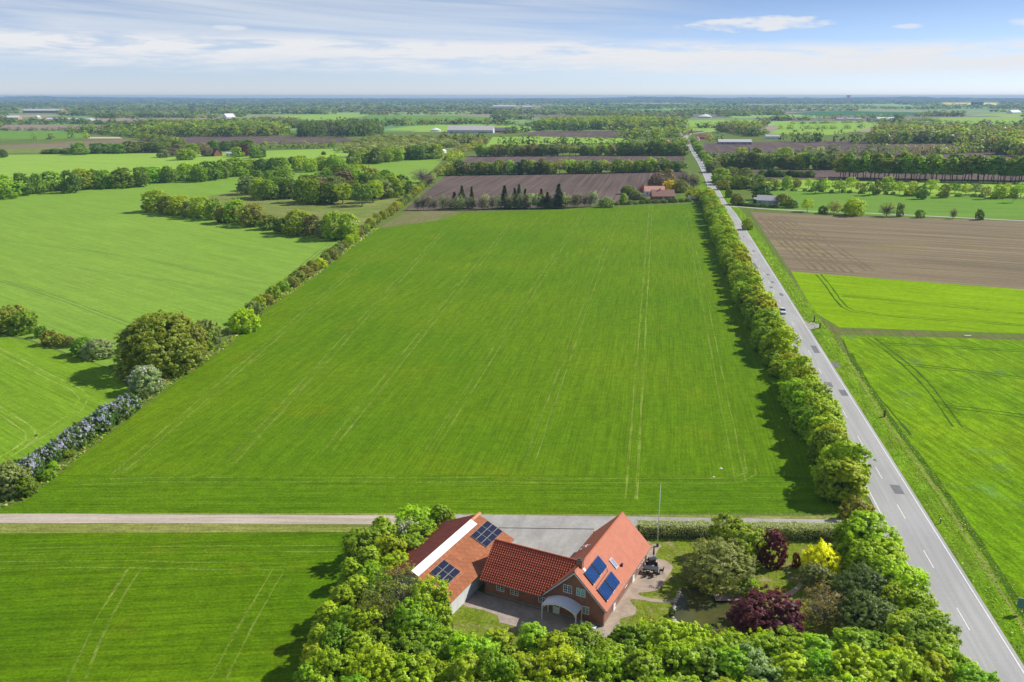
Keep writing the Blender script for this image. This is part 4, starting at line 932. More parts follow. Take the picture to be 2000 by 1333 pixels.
def plant(sp, p, w, h, col, name, label, group=None, cat='tree', rz=None, blossom=None):
    """a tree or shrub of crown width w and height h standing at p"""
    if name == 'roadside_tree' and 185 < p[1] < 205: h, w = h * .66, w * .8      # the row dips where the car passes
    L, H0, R0 = PROTO[sp]; cm, tm, jm = L[rnd.randrange(len(L))]
    rz = rnd.uniform(0, 6.283) if rz is None else rz; c = C_[col] if isinstance(col, str) else col
    c = tuple(max(0.004, x * rnd.uniform(.93, 1.07)) for x in c) + (1,)
    sc = (w / (2 * R0) * rnd.uniform(.95, 1.05), w / (2 * R0) * rnd.uniform(.95, 1.05), h / H0)
    if math.hypot(p[0], p[1]) < PARTS_NEAR:
        e = empty(name, (p[0], p[1], 0), rz); e.scale = sc; e.empty_display_size = .5
        o = link('crown', cm, e); o.color = c; link('trunk', tm, e)
        if blossom:
            b = link('blossom', blossom, e); b.color = c
    else:
        e = link(name, jm); e.location = (p[0], p[1], 0); e.rotation_euler = (0, 0, rz); e.scale = sc; e.color = c
    return tag(e, label, cat, group)
def at_crown(px, py, h, frac=.55):
    return G(px, py, h * frac)
def T(sp, px, py, wpx, hm, col, name, label, group=None, cat='tree', frac=.55, **k):
    """tree whose crown centre was sighted at (px,py), wpx pixels wide, hm metres tall"""
    p = at_crown(px, py, hm, frac); return plant(sp, p, wpx * mpp(p), hm, col, name, label, group, cat, **k)
def row(pts, n, sp, w, h, cols, name, label, group, cat='tree', lat=.6, base=True, frac=.5, first=0, along_j=.3, hvar=.14):
    """n plants along a sighted line; w, h in metres (ranges)"""
    P = [G(*q_) if base else at_crown(q_[0], q_[1], (h[0] + h[1]) / 2, frac) for q_ in pts]
    seg = [(b - a).length for a, b in zip(P[:-1], P[1:])]; tot = sum(seg); out = []
    for i in range(n):
        s = tot * (i + .5 + rnd.uniform(-along_j, along_j)) / n; k = 0
        while k < len(seg) - 1 and s > seg[k]: s -= seg[k]; k += 1
        d = (P[k + 1] - P[k]).normalized(); p = P[k] + d * s + Vector((d.y, -d.x, 0)) * rnd.uniform(-lat, lat)
        c = rnd.choice(cols); spp = rnd.choice(sp) if isinstance(sp, list) else sp
        ww, hh = rnd.uniform(*w), rnd.uniform(*h)
        out.append(plant(spp, p, ww, hh, c, name, label.format(n=ordw(i + first), c=ADJ[c]), group, cat))
    return out

# flower clusters for the lilac and hawthorn
def blossom_mesh(name, col, n, size):
    m, t, bs, out, pos = newmat(name); t.put(bs.inputs['Base Color'], col); bs.inputs['Roughness'].default_value = .8
    me_ = PROTO['shrub'][0][0][0]; C, N, sz, T_ = crown(3.08, 2.06, .9, 12, 75, n, size, .26, low=.1)
    return np_mesh(name, leaf_quads(C, N, sz), T_, [m])
LILAC = blossom_mesh('lilac_blossom', (.44, .44, .56), 20, .15)
HAW = blossom_mesh('white_blossom', (.62, .62, .52), 12, .13)

# --- roadside row beside the straight road
rowpts = [(1660, 985), (1630, 905), (1590, 820), (1550, 745), (1519, 690), (1491, 632), (1462, 570), (1438, 515), (1413, 450), (1394, 408), (1381, 388)]
row(rowpts, 92, ['broad', 'pointed', 'maple', 'broad'], (5.8, 7.6), (6.8, 8.6), ['yg', 'yel', 'yg', 'lime', 'yel', 'yel'], 'roadside_tree', '{c} tree, {n} from the garden end of the row along the road', 'trees in the dense row along the main road', lat=.9)
row([(1640, 990), (1608, 905), (1568, 820), (1530, 745), (1499, 690), (1472, 632), (1443, 570), (1420, 515), (1396, 450), (1382, 408), (1373, 392)], 74, ['broad', 'maple'], (5.0, 6.6), (6.0, 7.6), ['lime', 'lime', 'green', 'yg'], 'roadside_tree',
    '{c} lower tree, {n} from the garden on the row\'s field side', 'trees in the dense row along the main road', lat=.8)
T('sparse', 1497, 625, 62, 5.5, 'grey', 'roadside_tree', 'grey-green twiggy tree bulging from the road row beside the silver car')
T('shrub', 1675, 1000, 55, 3.2, 'olive', 'shrub', 'olive shrub at the corner of drive and road', cat='shrub')

# --- shelter belt west of the barn (crown centre px, width px, height m, colour)
belt_w = [(812, 1010, 62, 5.5, 'yg', 'broad'), (862, 1006, 50, 5.5, 'green', 'pointed'), (880, 1012, 34, 4.5, 'lime', 'pointed'), (750, 1036, 60, 6, 'lime', 'pointed'), (826, 1042, 66, 5, 'lime', 'broad'), (712, 1058, 64, 6, 'green', 'broad'), (764, 1072, 70, 6, 'lime', 'maple'),
          (804, 1066, 60, 4.6, 'lime', 'broad'), (724, 1094, 64, 6, 'lime', 'pointed'), (690, 1112, 52, 5, 'yg', 'pointed'), (732, 1128, 64, 6, 'lime', 'broad'), (778, 1104, 60, 5, 'yg', 'maple'), (702, 1152, 66, 6, 'lime', 'pointed'), (672, 1170, 62, 6, 'yg', 'pointed'),
          (742, 1160, 66, 6, 'green', 'broad'), (644, 1206, 62, 6, 'yg', 'pointed'), (680, 1216, 66, 6.5, 'lime', 'pointed'), (716, 1222, 70, 6.5, 'yg', 'broad'), (630, 1254, 62, 6, 'yg', 'pointed'), (668, 1262, 70, 6.5, 'green', 'broad'), (618, 1292, 62, 6, 'yg', 'pointed'),
          (704, 1272, 76, 7, 'yel', 'pointed'), (650, 1310, 80, 7, 'lime', 'broad'), (606, 1328, 60, 6, 'yg', 'pointed'), (590, 1372, 70, 6, 'yg', 'pointed'), (640, 1375, 90, 7, 'lime', 'broad')]
for i, (x, y, wp, h, c, sp) in enumerate(belt_w):
    T(sp, x - 4, y + 4, wp * 1.02, h * .88, c, 'belt_tree', f'{ADJ[c]} tree, {ordw(i)} from the drive in the belt west of the barn', 'trees of the shelter belt around the farm')
T('sparse', 770, 1172, 128, 8.2, 'olive', 'bare_tree', 'big twiggy half-bare tree against the near end of the barn')
T('broad', 838, 1178, 86, 7.0, 'lime', 'belt_tree', 'leafy green tree leaning over the lower solar array', 'trees of the shelter belt around the farm')
T('sparse', 742, 1205, 90, 6.5, 'olive', 'bare_tree', 'smaller twiggy olive tree below the half-bare tree')
T('broad', 808, 1222, 92, 6.5, 'green', 'belt_tree', 'green tree between the half-bare tree and the front courtyard', 'trees of the shelter belt around the farm')
T('shrub', 795, 1048, 48, 3.6, 'pale', 'hawthorn', 'white-flowering hawthorn beside the dark barn roof', cat='shrub', blossom=HAW)
# --- belt in front of the farmhouse: rows seen from behind the garden
front = [[(745, 1262), (800, 1268), (858, 1262), (915, 1270), (968, 1262), (1042, 1240), (1092, 1268), (1140, 1262), (1192, 1276), (1240, 1262), (1288, 1256), (1338, 1254), (1388, 1264), (1438, 1268), (1488, 1270), (1545, 1264), (1602, 1262), (1660, 1258), (1712, 1262), (1768, 1278)],
         [(735, 1315), (792, 1318), (852, 1322), (908, 1318), (965, 1312), (1025, 1308), (1082, 1318), (1138, 1310), (1196, 1318), (1252, 1310), (1310, 1302), (1366, 1300), (1424, 1306), (1480, 1312), (1540, 1308), (1600, 1310), (1660, 1312), (1716, 1318), (1772, 1312), (1822, 1318)],
         [(700, 1372), (765, 1378), (830, 1380), (895, 1374), (960, 1370), (1025, 1372), (1090, 1374), (1155, 1372), (1220, 1376), (1285, 1366), (1350, 1362), (1415, 1366), (1480, 1372), (1545, 1368), (1610, 1370), (1675, 1374), (1740, 1376), (1800, 1378), (1855, 1372)]]
for r_, (rw, where) in enumerate(zip(front, ('inner row facing the house', 'middle row', 'outer row nearest the viewer'))):
    for i, (x, y) in enumerate(rw):
        c = rnd.choice(['lime', 'lime', 'green', 'lime', 'yg', 'yg' if rnd.random() < .88 else 'pale']); sp = rnd.choice(['maple', 'maple', 'pointed', 'broad'])
        h = rnd.uniform(6.0, 7.4) if r_ else rnd.uniform(4.8, 6.2)
        T(sp, x + rnd.uniform(-8, 8), y + 12 + rnd.uniform(-6, 6), rnd.uniform(84, 104), h, c, 'belt_tree', f'{ADJ[c]} tree, {ordw(i)} from the barn in the front belt\'s {where}'.replace('nearest the viewer', 'towards the camera'), 'trees of the front shelter belt')
T('sparse', 1402, 1252, 44, 5.0, 'olive', 'belt_tree', 'thin olive-tinted tree rising before the pond')
T('sparse', 1268, 1222, 40, 4.2, 'olive', 'belt_tree', 'thin brownish tree at the corner of the patio path')
# --- belt between garden and road
belt_e = [(1700, 1052, 92, 7.0, 'yg', 'maple'), (1668, 1046, 60, 5.5, 'lime', 'maple'), (1722, 1098, 84, 6.0, 'lime', 'maple'), (1690, 1094, 66, 6, 'lime', 'maple'), (1752, 1140, 88, 6.0, 'yg', 'broad'), (1716, 1126, 60, 5.6, 'yg', 'broad'), (1778, 1186, 82, 5.6, 'yg', 'maple'), (1742, 1176, 66, 5, 'yg', 'broad'),
          (1800, 1214, 80, 5.0, 'lime', 'maple'), (1768, 1232, 80, 5.6, 'lime', 'maple'), (1812, 1248, 92, 6.0, 'green', 'broad'), (1838, 1290, 84, 6.0, 'lime', 'broad'), (1866, 1318, 80, 6.0, 'lime', 'maple'), (1790, 1282, 90, 6, 'green', 'maple'), (1895, 1360, 90, 6, 'lime', 'broad')]
for i, (x, y, wp, h, c, sp) in enumerate(belt_e):
    T(sp, x, y, wp * 1.08, h, c, 'belt_tree', f'{ADJ[c]} tree, {ordw(i)} from the drive mouth in the belt between garden and road', 'trees of the belt between garden and road')
# --- garden
T('willow', 1408, 1102, 122, 5.5, 'willow', 'willow', 'big round silvery willow overhanging the garden pond')
T('shrub', 1360, 1116, 48, 2.6, 'willow', 'willow', 'low silvery bush on the patio side of the big willow')
T('broad', 1432, 1052, 96, 6.4, 'green', 'garden_tree', 'round mid green tree between big willow and drive hedge')
T('shrub', 1474, 1062, 48, 3.6, 'lime', 'shrub', 'light green bush beside the purple bush', cat='shrub')
T('shrub', 1508, 1072, 48, 4.4, 'purple', 'shrub', 'upright purple bush in front of the drive hedge', cat='shrub')
T('shrub', 1556, 1094, 15, 1.9, 'red', 'shrub', 'tiny red bush beside the golden shrub', cat='shrub')
T('shrub', 1604, 1092, 64, 3.8, 'gold', 'shrub', 'golden yellow shrub on the garden lawn', cat='shrub', frac=.6)
T('shrub', 1600, 1128, 58, 3.0, 'grey', 'shrub', 'grey-green bush just below the golden shrub', cat='shrub')
T('shrub', 1584, 1138, 20, 2.4, 'brown', 'shrub', 'brown-leaved bush at the edge of the curved path', cat='shrub')
T('sparse', 1614, 1182, 72, 5.2, 'brown', 'garden_tree', 'brown twiggy tree with thin spring leaves by the garden lawn')
T('willow', 1690, 1152, 96, 5.4, (.20, .275, .085), 'willow', 'dark grey-green willow, upper of the two by the road belt')
T('willow', 1694, 1204, 104, 5.4, (.20, .275, .085), 'willow', 'dark grey-green willow, lower of the two by the road belt')
T('broad', 1502, 1194, 116, 5.2, 'purple', 'copper_maple', 'spreading purple-leaved maple beside the wooden jetty', frac=.6)
T('shrub', 1532, 1222, 70, 3.4, 'purple', 'shrub', 'low purple shrub at the foot of the purple maple', cat='shrub')
T('shrub', 1312, 1196, 12, .9, 'dark', 'shrub', 'small dark shrub on the pond bank', cat='shrub')
T('shrub', 1384, 1232, 26, .9, 'mid', 'shrub', 'low green waterside plant at the near end of the pond', cat='shrub')
T('shrub', 1465, 1148, 30, 2.0, 'lime', 'shrub', 'light green bush behind the jetty', cat='shrub')
# --- clipped hedge along the drive
def hedge(name, pts, wd, h, col, label, step=.16, leaf=.20, cat='hedge'):
    Lr_ = pxline(pts, .5); C, N, T_ = [], [], []
    for a, b in zip(Lr_[:-1], Lr_[1:]):
        d = (b - a).normalized(); s = Vector((d.y, -d.x, 0))
        for k in range(int(150 * (b - a).length / .5 * (h + wd) / 3)):
            u_ = rnd.random(); t = rnd.random(); per = wd + 2 * h; e = rnd.random() * per
            if e < h: o, z, n = -wd / 2, e, -s
            elif e < h + wd: o, z, n = e - h - wd / 2, h, Vector((0, 0, 1))
            else: o, z, n = wd / 2, e - h - wd, s
            bulge = .10 * math.sin(a.x * 1.3 + z) + rnd.gauss(0, .09)
            p = a + (b - a) * t + s * o + n * bulge + Vector((0, 0, z)); C.append(p[:]); N.append((n + Vector((rnd.gauss(0, .5), rnd.gauss(0, .5), rnd.gauss(0, .5) + .2)))[:]); T_.append(rnd.random() * .6 + .4 * z / h)  # tint grows with height, putting the sunlit top into the colour
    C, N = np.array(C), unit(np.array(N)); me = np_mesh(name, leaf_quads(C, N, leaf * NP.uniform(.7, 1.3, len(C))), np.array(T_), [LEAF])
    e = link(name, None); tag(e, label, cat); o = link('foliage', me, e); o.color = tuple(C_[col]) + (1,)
    core = MB()
    for a, b in zip(Lr_[:-1], Lr_[1:]):
        d = (b - a).normalized(); s = Vector((d.y, -d.x, 0)) * (wd * .28); core.obox(a - s, (b - a), s * 2, Vector((0, 0, h * .72)))
    core.build('stem', plain('hedge_wood', (.05, .045, .03), .9), e); return e
hedge('hedge', [(1246, 1045), (1330, 1045.5), (1420, 1047), (1560, 1049), (1652, 1051)], 2.1, 1.9, 'pale', 'long clipped hedge with painted sunlit top between drive and garden')
# --- left hand side
T('great', 312, 672, 150, 13.0, (.30, .40, .04), 'big_tree', 'largest round tree, standing alone on the bank left of the wheat field', frac=.5)
T('great', 358, 662, 80, 11.0, 'olive', 'big_tree', 'olive shoulder tree grown into the large round tree', frac=.5)
T('shrub', 405, 648, 44, 6.0, 'grey', 'shrub', 'tall whitish green shrub beside the large round tree', cat='shrub')
T('shrub', 398, 668, 30, 4.0, 'green', 'shrub', 'green shrub below the whitish shrub at the large tree', cat='shrub')
T('shrub', 284, 742, 56, 5.0, 'pale', 'hawthorn', 'pale hawthorn in bloom below the large round tree', cat='shrub', blossom=HAW)
T('shrub', 14, 938, 66, 4.4, 'grey', 'shrub', 'grey-green bush at the lower end of the lilac hedge', cat='shrub')
T('shrub', 48, 950, 40, 2.6, 'green', 'shrub', 'green bush next to the last lilac', cat='shrub')
ll = [(252, 778), (234, 790), (212, 800), (196, 814), (178, 822), (160, 836), (146, 846), (128, 855), (112, 868), (98, 878), (80, 888), (62, 902), (48, 910)]
for i, (x, y) in enumerate(ll):
    T('shrub', x, y + 8, rnd.uniform(30, 38), rnd.uniform(3.0, 3.8), (.16, .27, .05), 'lilac', f'lilac bush in flower, {ordw(i)} from the pale hawthorn in the lilac hedge', 'flowering lilacs along the wheat field', cat='shrub', blossom=LILAC, frac=.6)
row([(285, 770), (250, 808), (200, 845), (140, 890), (80, 940)], 11, 'shrub', (1.8, 2.6), (1.1, 1.7), ['green', 'lime', 'mid'], 'shrub', 'low {c} bush, {n} from the hawthorn under the lilacs', 'low bushes under the lilacs', cat='shrub')
for x, y, wp, h, c, l in [(12, 622, 60, 6, 'olive', 'rounded olive bush at the outer end of the short hedgerow'), (42, 630, 44, 5.5, 'green', 'green bush second in the short hedgerow by the looping tracks'), (79, 648, 18, 2.8, 'mid', 'smallest bush of the short hedgerow by the looping tracks'), (96, 660, 26, 3.4, 'olive', 'spiky olive bush in the middle of the short hedgerow'),
                          (118, 664, 26, 3.0, 'olive', 'twiggy bush after the gap in the short hedgerow'), (138, 668, 16, 2.6, 'brown', 'brown bare bush in the short hedgerow'), (160, 676, 38, 4.0, 'green', 'green bush second from the inner end of the short hedgerow'), (192, 682, 52, 4.0, 'pale', 'pale flowering bush ending the short hedgerow')]:
    T('shrub', x, y, wp, h, c, 'shrub', l, 'bushes of the short hedgerow', cat='shrub')
# thin hedge between the wheat and the blue-green field
hp = [(470, 642), (505, 606), (560, 566), (612, 530), (655, 500), (692, 470), (735, 436), (780, 405), (815, 378), (842, 352), (868, 330), (890, 312), (912, 296)]
row(hp, 96, 'shrub', (4.2, 5.8), (3.0, 4.2), ['olive', 'yg', 'olive', 'lime', 'yel', 'grey'], 'hedge_shrub', '{c} shrub, {n} from the large round tree in the long field hedge', 'shrubs of the long hedge beside the wheat', cat='shrub', lat=.8)
T('shrub', 476, 626, 50, 5.5, 'yg', 'hedge_shrub', 'yellow-green bush that starts the long field hedge', cat='shrub')
# low tree row above the blue-green field
for i, (x, y, wp, h, c) in enumerate([(303, 392, 46, 11.6, 'yg'), (326, 400, 28, 9.5, 'olive'), (346, 399, 40, 10.9, 'yel'), (368, 408, 26, 8.2, 'grey'), (388, 403, 34, 11.6, 'yg'), (417, 406, 30, 11.6, 'green'), (440, 418, 32, 8.2, 'olive'), (462, 412, 42, 11.6, 'yg'), (495, 417, 48, 11.6, 'olive'), (526, 434, 36, 6.8, 'mid'), (552, 440, 34, 6.8, 'mid'), (580, 433, 48, 11.6, 'yg'), (612, 440, 34, 9.5, 'brown'),
                              (632, 446, 30, 8.2, 'grey'), (652, 440, 42, 12.2, 'yg'), (680, 440, 32, 12.2, 'yel')]):
    T('broad', x, y, wp * 1.1, h, c, 'hedgerow_tree', f'{ADJ[c]} tree, {ordw(i)} from the open end of the low row under the meadow', 'trees of the low row under the meadow')
# copse
cop = [(485, 360), (500, 350), (508, 366), (525, 368), (530, 348), (545, 362), (550, 344), (562, 366), (592, 372), (604, 360), (612, 374), (625, 362), (633, 350), (640, 374), (645, 342), (655, 362), (668, 376), (672, 352), (676, 336), (690, 368), (698, 346), (706, 378), (712, 360), (722, 344), (728, 372), (738, 358), (746, 368), (756, 352), (768, 362), (784, 360), (700, 334), (660, 338)]
for i, (x, y) in enumerate(sorted(cop, key=lambda a: a[0])):
    c = rnd.choice(['green', 'mid', 'olive', 'green', 'mid', 'mid', 'green', 'lime', 'grey', 'pink']); T(rnd.choice(['broad', 'broad', 'open']), x, y, rnd.uniform(34, 44), rnd.uniform(11.5, 15), c, 'copse_tree', f'{ADJ[c]} tree, {ordw(i)} counted from the open end of the copse above the meadow', 'trees of the copse above the meadow')
row([(482, 377), (540, 380), (580, 384), (640, 388), (700, 390), (760, 382), (800, 370)], 20, 'shrub', (6, 9), (3.5, 5.5), ['green', 'mid', 'grey', 'olive'], 'shrub', '{c} bush, {n} from the open end along the foot of the copse', 'bushes along the foot of the copse', cat='shrub')
T('bare', 826, 342, 46, 11, 'twig', 'bare_tree', 'greyish bare tree at the end of the copse')
T('bare', 838, 352, 30, 8, 'pink', 'bare_tree', 'smaller bare tree beside the greyish bare one')
# tree row behind the blue-green field
rb_ = [(8, 362, 40), (43, 356, 28), (68, 356, 26), (100, 351, 34), (135, 352, 26), (157, 348, 36), (180, 346, 30), (201, 348, 26), (236, 345, 36), (272, 342, 26), (300, 338, 34), (328, 337, 24), (362, 333, 32), (388, 334, 24), (409, 330, 34), (432, 328, 28), (459, 324, 40), (486, 322, 34), (510, 324, 22), (533, 321, 30), (550, 320, 24), (586, 317, 28), (606, 320, 22), (630, 316, 26), (655, 314, 28), (690, 306, 26), (712, 304, 26), (732, 303, 24), (752, 301, 24), (772, 298, 28), (792, 297, 30), (812, 296, 28), (830, 295, 30), (850, 294, 28)]
for i, (x, y, wp) in enumerate(rb_):
    c = rnd.choice(['green', 'yg', 'olive', 'green', 'lime', 'mid']); T('broad', x, y, wp * 1.15, rnd.uniform(12, 15), c, 'hedgerow_tree', f'{ADJ[c]} tree, {ordw(i)} from the open end of the long row behind the blue-green field', 'trees of the long row behind the blue-green field', frac=.6)
row([(-30, 384), (100, 374), (200, 364), (330, 346), (430, 335), (540, 323), (600, 317)], 42, 'shrub', (7, 10), (5.0, 6.5), ['mid', 'green', 'mid', 'dark'], 'hedge_shrub', '{c} hedge bush, {n} from the open end under the long tree row', 'bushes under the long tree row', cat='shrub')
# spruces before the ploughed field with a row of pale willow bushes
for i, (x, top, wp) in enumerate([(888, 377, 22), (903, 365, 22), (922, 367, 18), (986, 365, 26), (1005, 370, 18), (1014, 363, 22), (1026, 371, 20), (1057, 371, 20), (1069, 377, 22), (1091, 362, 30)]):
    p = G(x, 407); plant('spruce', p, wp * mpp(p) * 1.22, (407 - top) * mpp(p) * 1.06, 'spruce', 'spruce_tree', f'dark spruce, {ordw(i)} from the hedge end of the spruce row', 'dark spruces before the ploughed field')
row([(806, 411), (900, 410), (1000, 409), (1100, 407), (1168, 403)], 30, ['bare', 'open', 'sparse'], (4.5, 6.5), (7.5, 9.5), ['pale', 'grey', 'pale', 'twig'], 'willow_bush', '{c} willow, {n} from the hedge end of the row between the spruces', 'pale willows in the spruce row', hvar=.2)
for x, y, wp, h, c, sp, l in [(1186, 396, 26, 5, 'grey', 'shrub', 'grey bush between the willows and the brick house'), (1218, 387, 16, 7, 'lime', 'pointed', 'slim bright green tree at the corner of the brick house garden'), (1228, 370, 26, 6, 'green', 'broad', 'green bush behind the garden of the brick house'), (1242, 380, 24, 6, 'grey', 'broad', 'grey-green bush before the red gable wing'), (1258, 391, 14, 3, 'mid', 'shrub', 'round dark bush on the brick house lawn'),
                              (1306, 391, 18, 2.5, 'dark', 'shrub', 'clipped dark bush at the wall of the brick house'), (1288, 352, 34, 12, 'pink', 'broad', 'tall pinkish brown tree behind the brick house'), (1302, 348, 30, 13, 'brown', 'broad', 'brown budding tree beside the pinkish one'), (1310, 362, 24, 8, 'gold', 'broad', 'golden yellow tree at the gable of the brick house'), (1328, 362, 26, 9, 'olive', 'broad', 'olive tree between golden tree and flagpole'),
                              (1340, 348, 34, 12, 'twig', 'bare', 'greyish bare tree behind the far flagpole'), (1356, 352, 30, 11, 'pink', 'bare', 'brownish bare tree closest to the road behind the flagpole'), (1362, 378, 36, 7, 'yel', 'broad', 'yellow-green tree where the road row ends at the brick house')]:
    T(sp, x, y, wp * 1.1, h, c, 'garden_tree' if h > 4 else 'shrub', l, cat='tree' if h > 4 else 'shrub')
row([(1172, 402), (1240, 399), (1350, 394)], 14, 'shrub', (3.5, 5.5), (1.5, 2.4), ['mid', 'green', 'grey'], 'hedge_shrub', '{c} low bush, {n} from the willows in the hedge below the brick house', 'low hedge below the brick house', cat='shrub')
# rows between the ploughed fields
row([(874, 343), (1000, 341), (1150, 339), (1336, 335)], 34, ['broad', 'broad', 'open'], (9, 12.5), (9, 13), ['yg', 'green', 'lime', 'yg', 'mid', 'olive'], 'hedgerow_tree', '{c} tree, {n} from the field hedge in the row behind the spruce field', 'trees of the row behind the spruce field')
row([(930, 306), (1060, 305), (1198, 304)], 26, ['broad', 'broad', 'open'], (10, 13.5), (10, 14), ['yg', 'green', 'olive', 'lime', 'mid'], 'hedgerow_tree', '{c} tree, {n} from the field hedge in the second row beyond the spruces', 'trees of the second row beyond the spruces')
row([(1206, 304), (1270, 304), (1336, 304)], 11, 'broad', (13, 17), (13, 17), ['green', 'mid', 'green'], 'hedgerow_tree', '{c} tree, {n} from the field end of the thick grove left of the road', 'trees of the thick grove left of the road')
# right of the road: trees along the lane, in the pasture row, and the windbreak
for i, (x, y, wp, h, c, sp) in enumerate([(1578, 400, 22, 7.5, 'yg', 'open'), (1608, 410, 16, 4, 'mid', 'shrub'), (1630, 402, 28, 8.5, 'olive', 'sparse'), (1667, 402, 36, 10, 'yg', 'broad'), (1733, 408, 30, 8, 'olive', 'bare'), (1759, 410, 12, 7, 'grey', 'shrub'), (1798, 418, 14, 4, 'green', 'shrub'), (1863, 416, 14, 6, 'olive', 'bare'), (1914, 420, 12, 5, 'mid', 'shrub')]):
    T(sp, x, y, wp, h, c, 'lane_tree', f'{ADJ[c]} {"bush" if sp == "shrub" else "tree"}, {ordw(i)} from the grey cottage along the farm lane', 'trees along the farm lane')
pr_ = [(1503, 358, 26, 'olive'), (1519, 360, 14, 'yg'), (1538, 354, 20, 'yg'), (1556, 355, 16, 'olive'), (1580, 357, 14, 'yg'), (1594, 364, 18, 'mid'), (1604, 360, 18, 'green'), (1613, 361, 16, 'yg'), (1640, 362, 24, 'green'), (1664, 357, 20, 'yg'), (1681, 364, 16, 'olive'), (1699, 367, 18, 'mid'), (1713, 365, 14, 'olive'), (1736, 357, 26, 'yg'), (1758, 365, 20, 'yg'), (1782, 366, 22, 'yg'), (1801, 374, 16, 'mid'), (1819, 362, 24, 'yg'), (1845, 371, 18, 'olive'), (1866, 366, 24, 'green'), (1887, 369, 14, 'yg'), (1907, 368, 24, 'grey'), (1926, 374, 14, 'olive'), (1952, 372, 22, 'yg'), (1969, 369, 16, 'yg'), (1981, 378, 14, 'mid'), (1996, 369, 20, 'yg'), (2030, 370, 22, 'yg')]
for i, (x, y, wp, c) in enumerate(pr_):
    T(rnd.choice(['open', 'open', 'broad']), x, y, wp, rnd.uniform(7, 10), c, 'pasture_tree', f'{ADJ[c]} tree, {ordw(i)} from the grove in the gappy row between the pastures', 'trees of the gappy row between the pastures', frac=.6)
row([(1500, 371), (1640, 377), (1800, 382), (2040, 389)], 26, 'shrub', (3, 5), (1.2, 2.6), ['mid', 'green', 'dark'], 'hedge_shrub', '{c} low bush, {n} from the grove under the gappy pasture row', 'low bushes under the gappy pasture row', cat='shrub')
row([(1634, 350), (1800, 354), (2040, 359)], 40, 'tall', (9, 12), (17, 22), ['lime', 'green', 'olive', 'mid', 'green'], 'windbreak_tree', 'tall {c} tree, {n} from the road end of the windbreak front', 'tall trees of the windbreak', lat=1.0)
row([(1640, 346), (1800, 350), (2040, 354)], 30, 'tall', (9, 12), (17, 22), ['green', 'yg', 'olive', 'mid'], 'windbreak_tree', 'tall {c} tree, {n} from the road end in the windbreak back row', 'tall trees of the windbreak', lat=1.0)
# trees around the grey cottage and along the far side of the road
for x, y, wp, h, c, sp, l in [(1490, 376, 30, 9, (.10, .19, .03), 'broad', 'dense dark round tree over the grey cottage'), (1441, 388, 22, 7, 'olive', 'broad', 'olive tree on the lawn before the grey cottage'), (1424, 378, 12, 5, 'mid', 'shrub', 'narrow bush on the lawn by the road'), (1530, 391, 26, 6, 'olive', 'shrub', 'olive bush right of the grey cottage'), (1545, 398, 22, 4.5, 'mid', 'shrub', 'lower bush at the lane right of the grey cottage'), (1460, 436, 18, 6, 'yg', 'broad', 'lone young tree on the verge at the brown field corner'),
                              (1444, 355, 40, 9, 'green', 'broad', 'big round green tree of the grove by the road'), (1472, 352, 34, 10, 'green', 'broad', 'second round tree of the grove by the road'), (1410, 342, 34, 10, 'yg', 'broad', 'yellow-green tree at the road in the grove'), (1428, 338, 26, 9, 'olive', 'broad', 'olive tree in the middle of the grove by the road'), (1412, 360, 20, 7, 'olive', 'broad', 'small olive tree at the front of the roadside grove'), (1395, 326, 28, 9, 'grey', 'broad', 'grey-green tree on the road bank before the grove'),
                              (1480, 366, 20, 4, 'grey', 'shrub', 'pale bush at the foot of the roadside grove'), (1403, 350, 22, 8, 'green', 'broad', 'green tree between road and roadside grove'), (1455, 340, 26, 9, 'mid', 'broad', 'mid green tree behind the roadside grove')]:
    T(sp, x, y, wp * 1.1, h, c, 'shrub' if sp == 'shrub' else 'grove_tree', l, cat='shrub' if sp == 'shrub' else 'tree')
row([(1440, 402), (1475, 404), (1520, 407)], 9, 'shrub', (3, 4), (1.4, 1.8), ['dark', 'mid'], 'hedge_shrub', '{c} clipped bush, {n} from the road in the hedge below the grey cottage', 'clipped hedge below the grey cottage', cat='shrub', lat=.2, along_j=.05)
row([(1378, 312), (1420, 332), (1400, 318)], 1, 'shrub', (5, 7), (3, 4), ['green'], 'hedge_shrub', '{c} bush on the road bank, {n} beyond the grove', None, cat='shrub')
row([(1352, 276), (1362, 292), (1376, 312), (1392, 338)], 18, 'shrub', (7, 11), (4, 7), ['green', 'mid', 'yg'], 'hedge_shrub', '{c} bush, {n} from the road bend on the far road bank', 'bushes on the far road bank', cat='shrub')
row([(1404, 330), (1500, 330), (1632, 331)], 24, ['broad', 'broad', 'open'], (11, 15), (11, 15), ['yg', 'green', 'olive', 'mid', 'grey'], 'hedgerow_tree', '{c} tree, {n} from the road in the row beyond the windbreak', 'trees of the row beyond the windbreak')
row([(1485, 345), (1530, 346), (1592, 347)], 10, 'shrub', (6, 10), (4, 6), ['mid', 'dark'], 'hedge_shrub', '{c} bush, {n} from the grove on the narrow ploughed strip', 'bushes on the narrow ploughed strip', cat='shrub')
for x, y, wp, h, c, l in [(1447, 298, 28, 11, 'yg', 'yellow-green tree standing in the far ploughed field hedge'), (1478, 298, 20, 11, 'green', 'round green tree second in the far dark hedge'), (1535, 299, 32, 14, 'lime', 'large domed green tree in the far dark hedge'), (1462, 297, 8, 10, 'dark', 'dark pointed tree in the far dark hedge')]:
    T('broad', x, y, wp, h, c, 'hedgerow_tree', l)
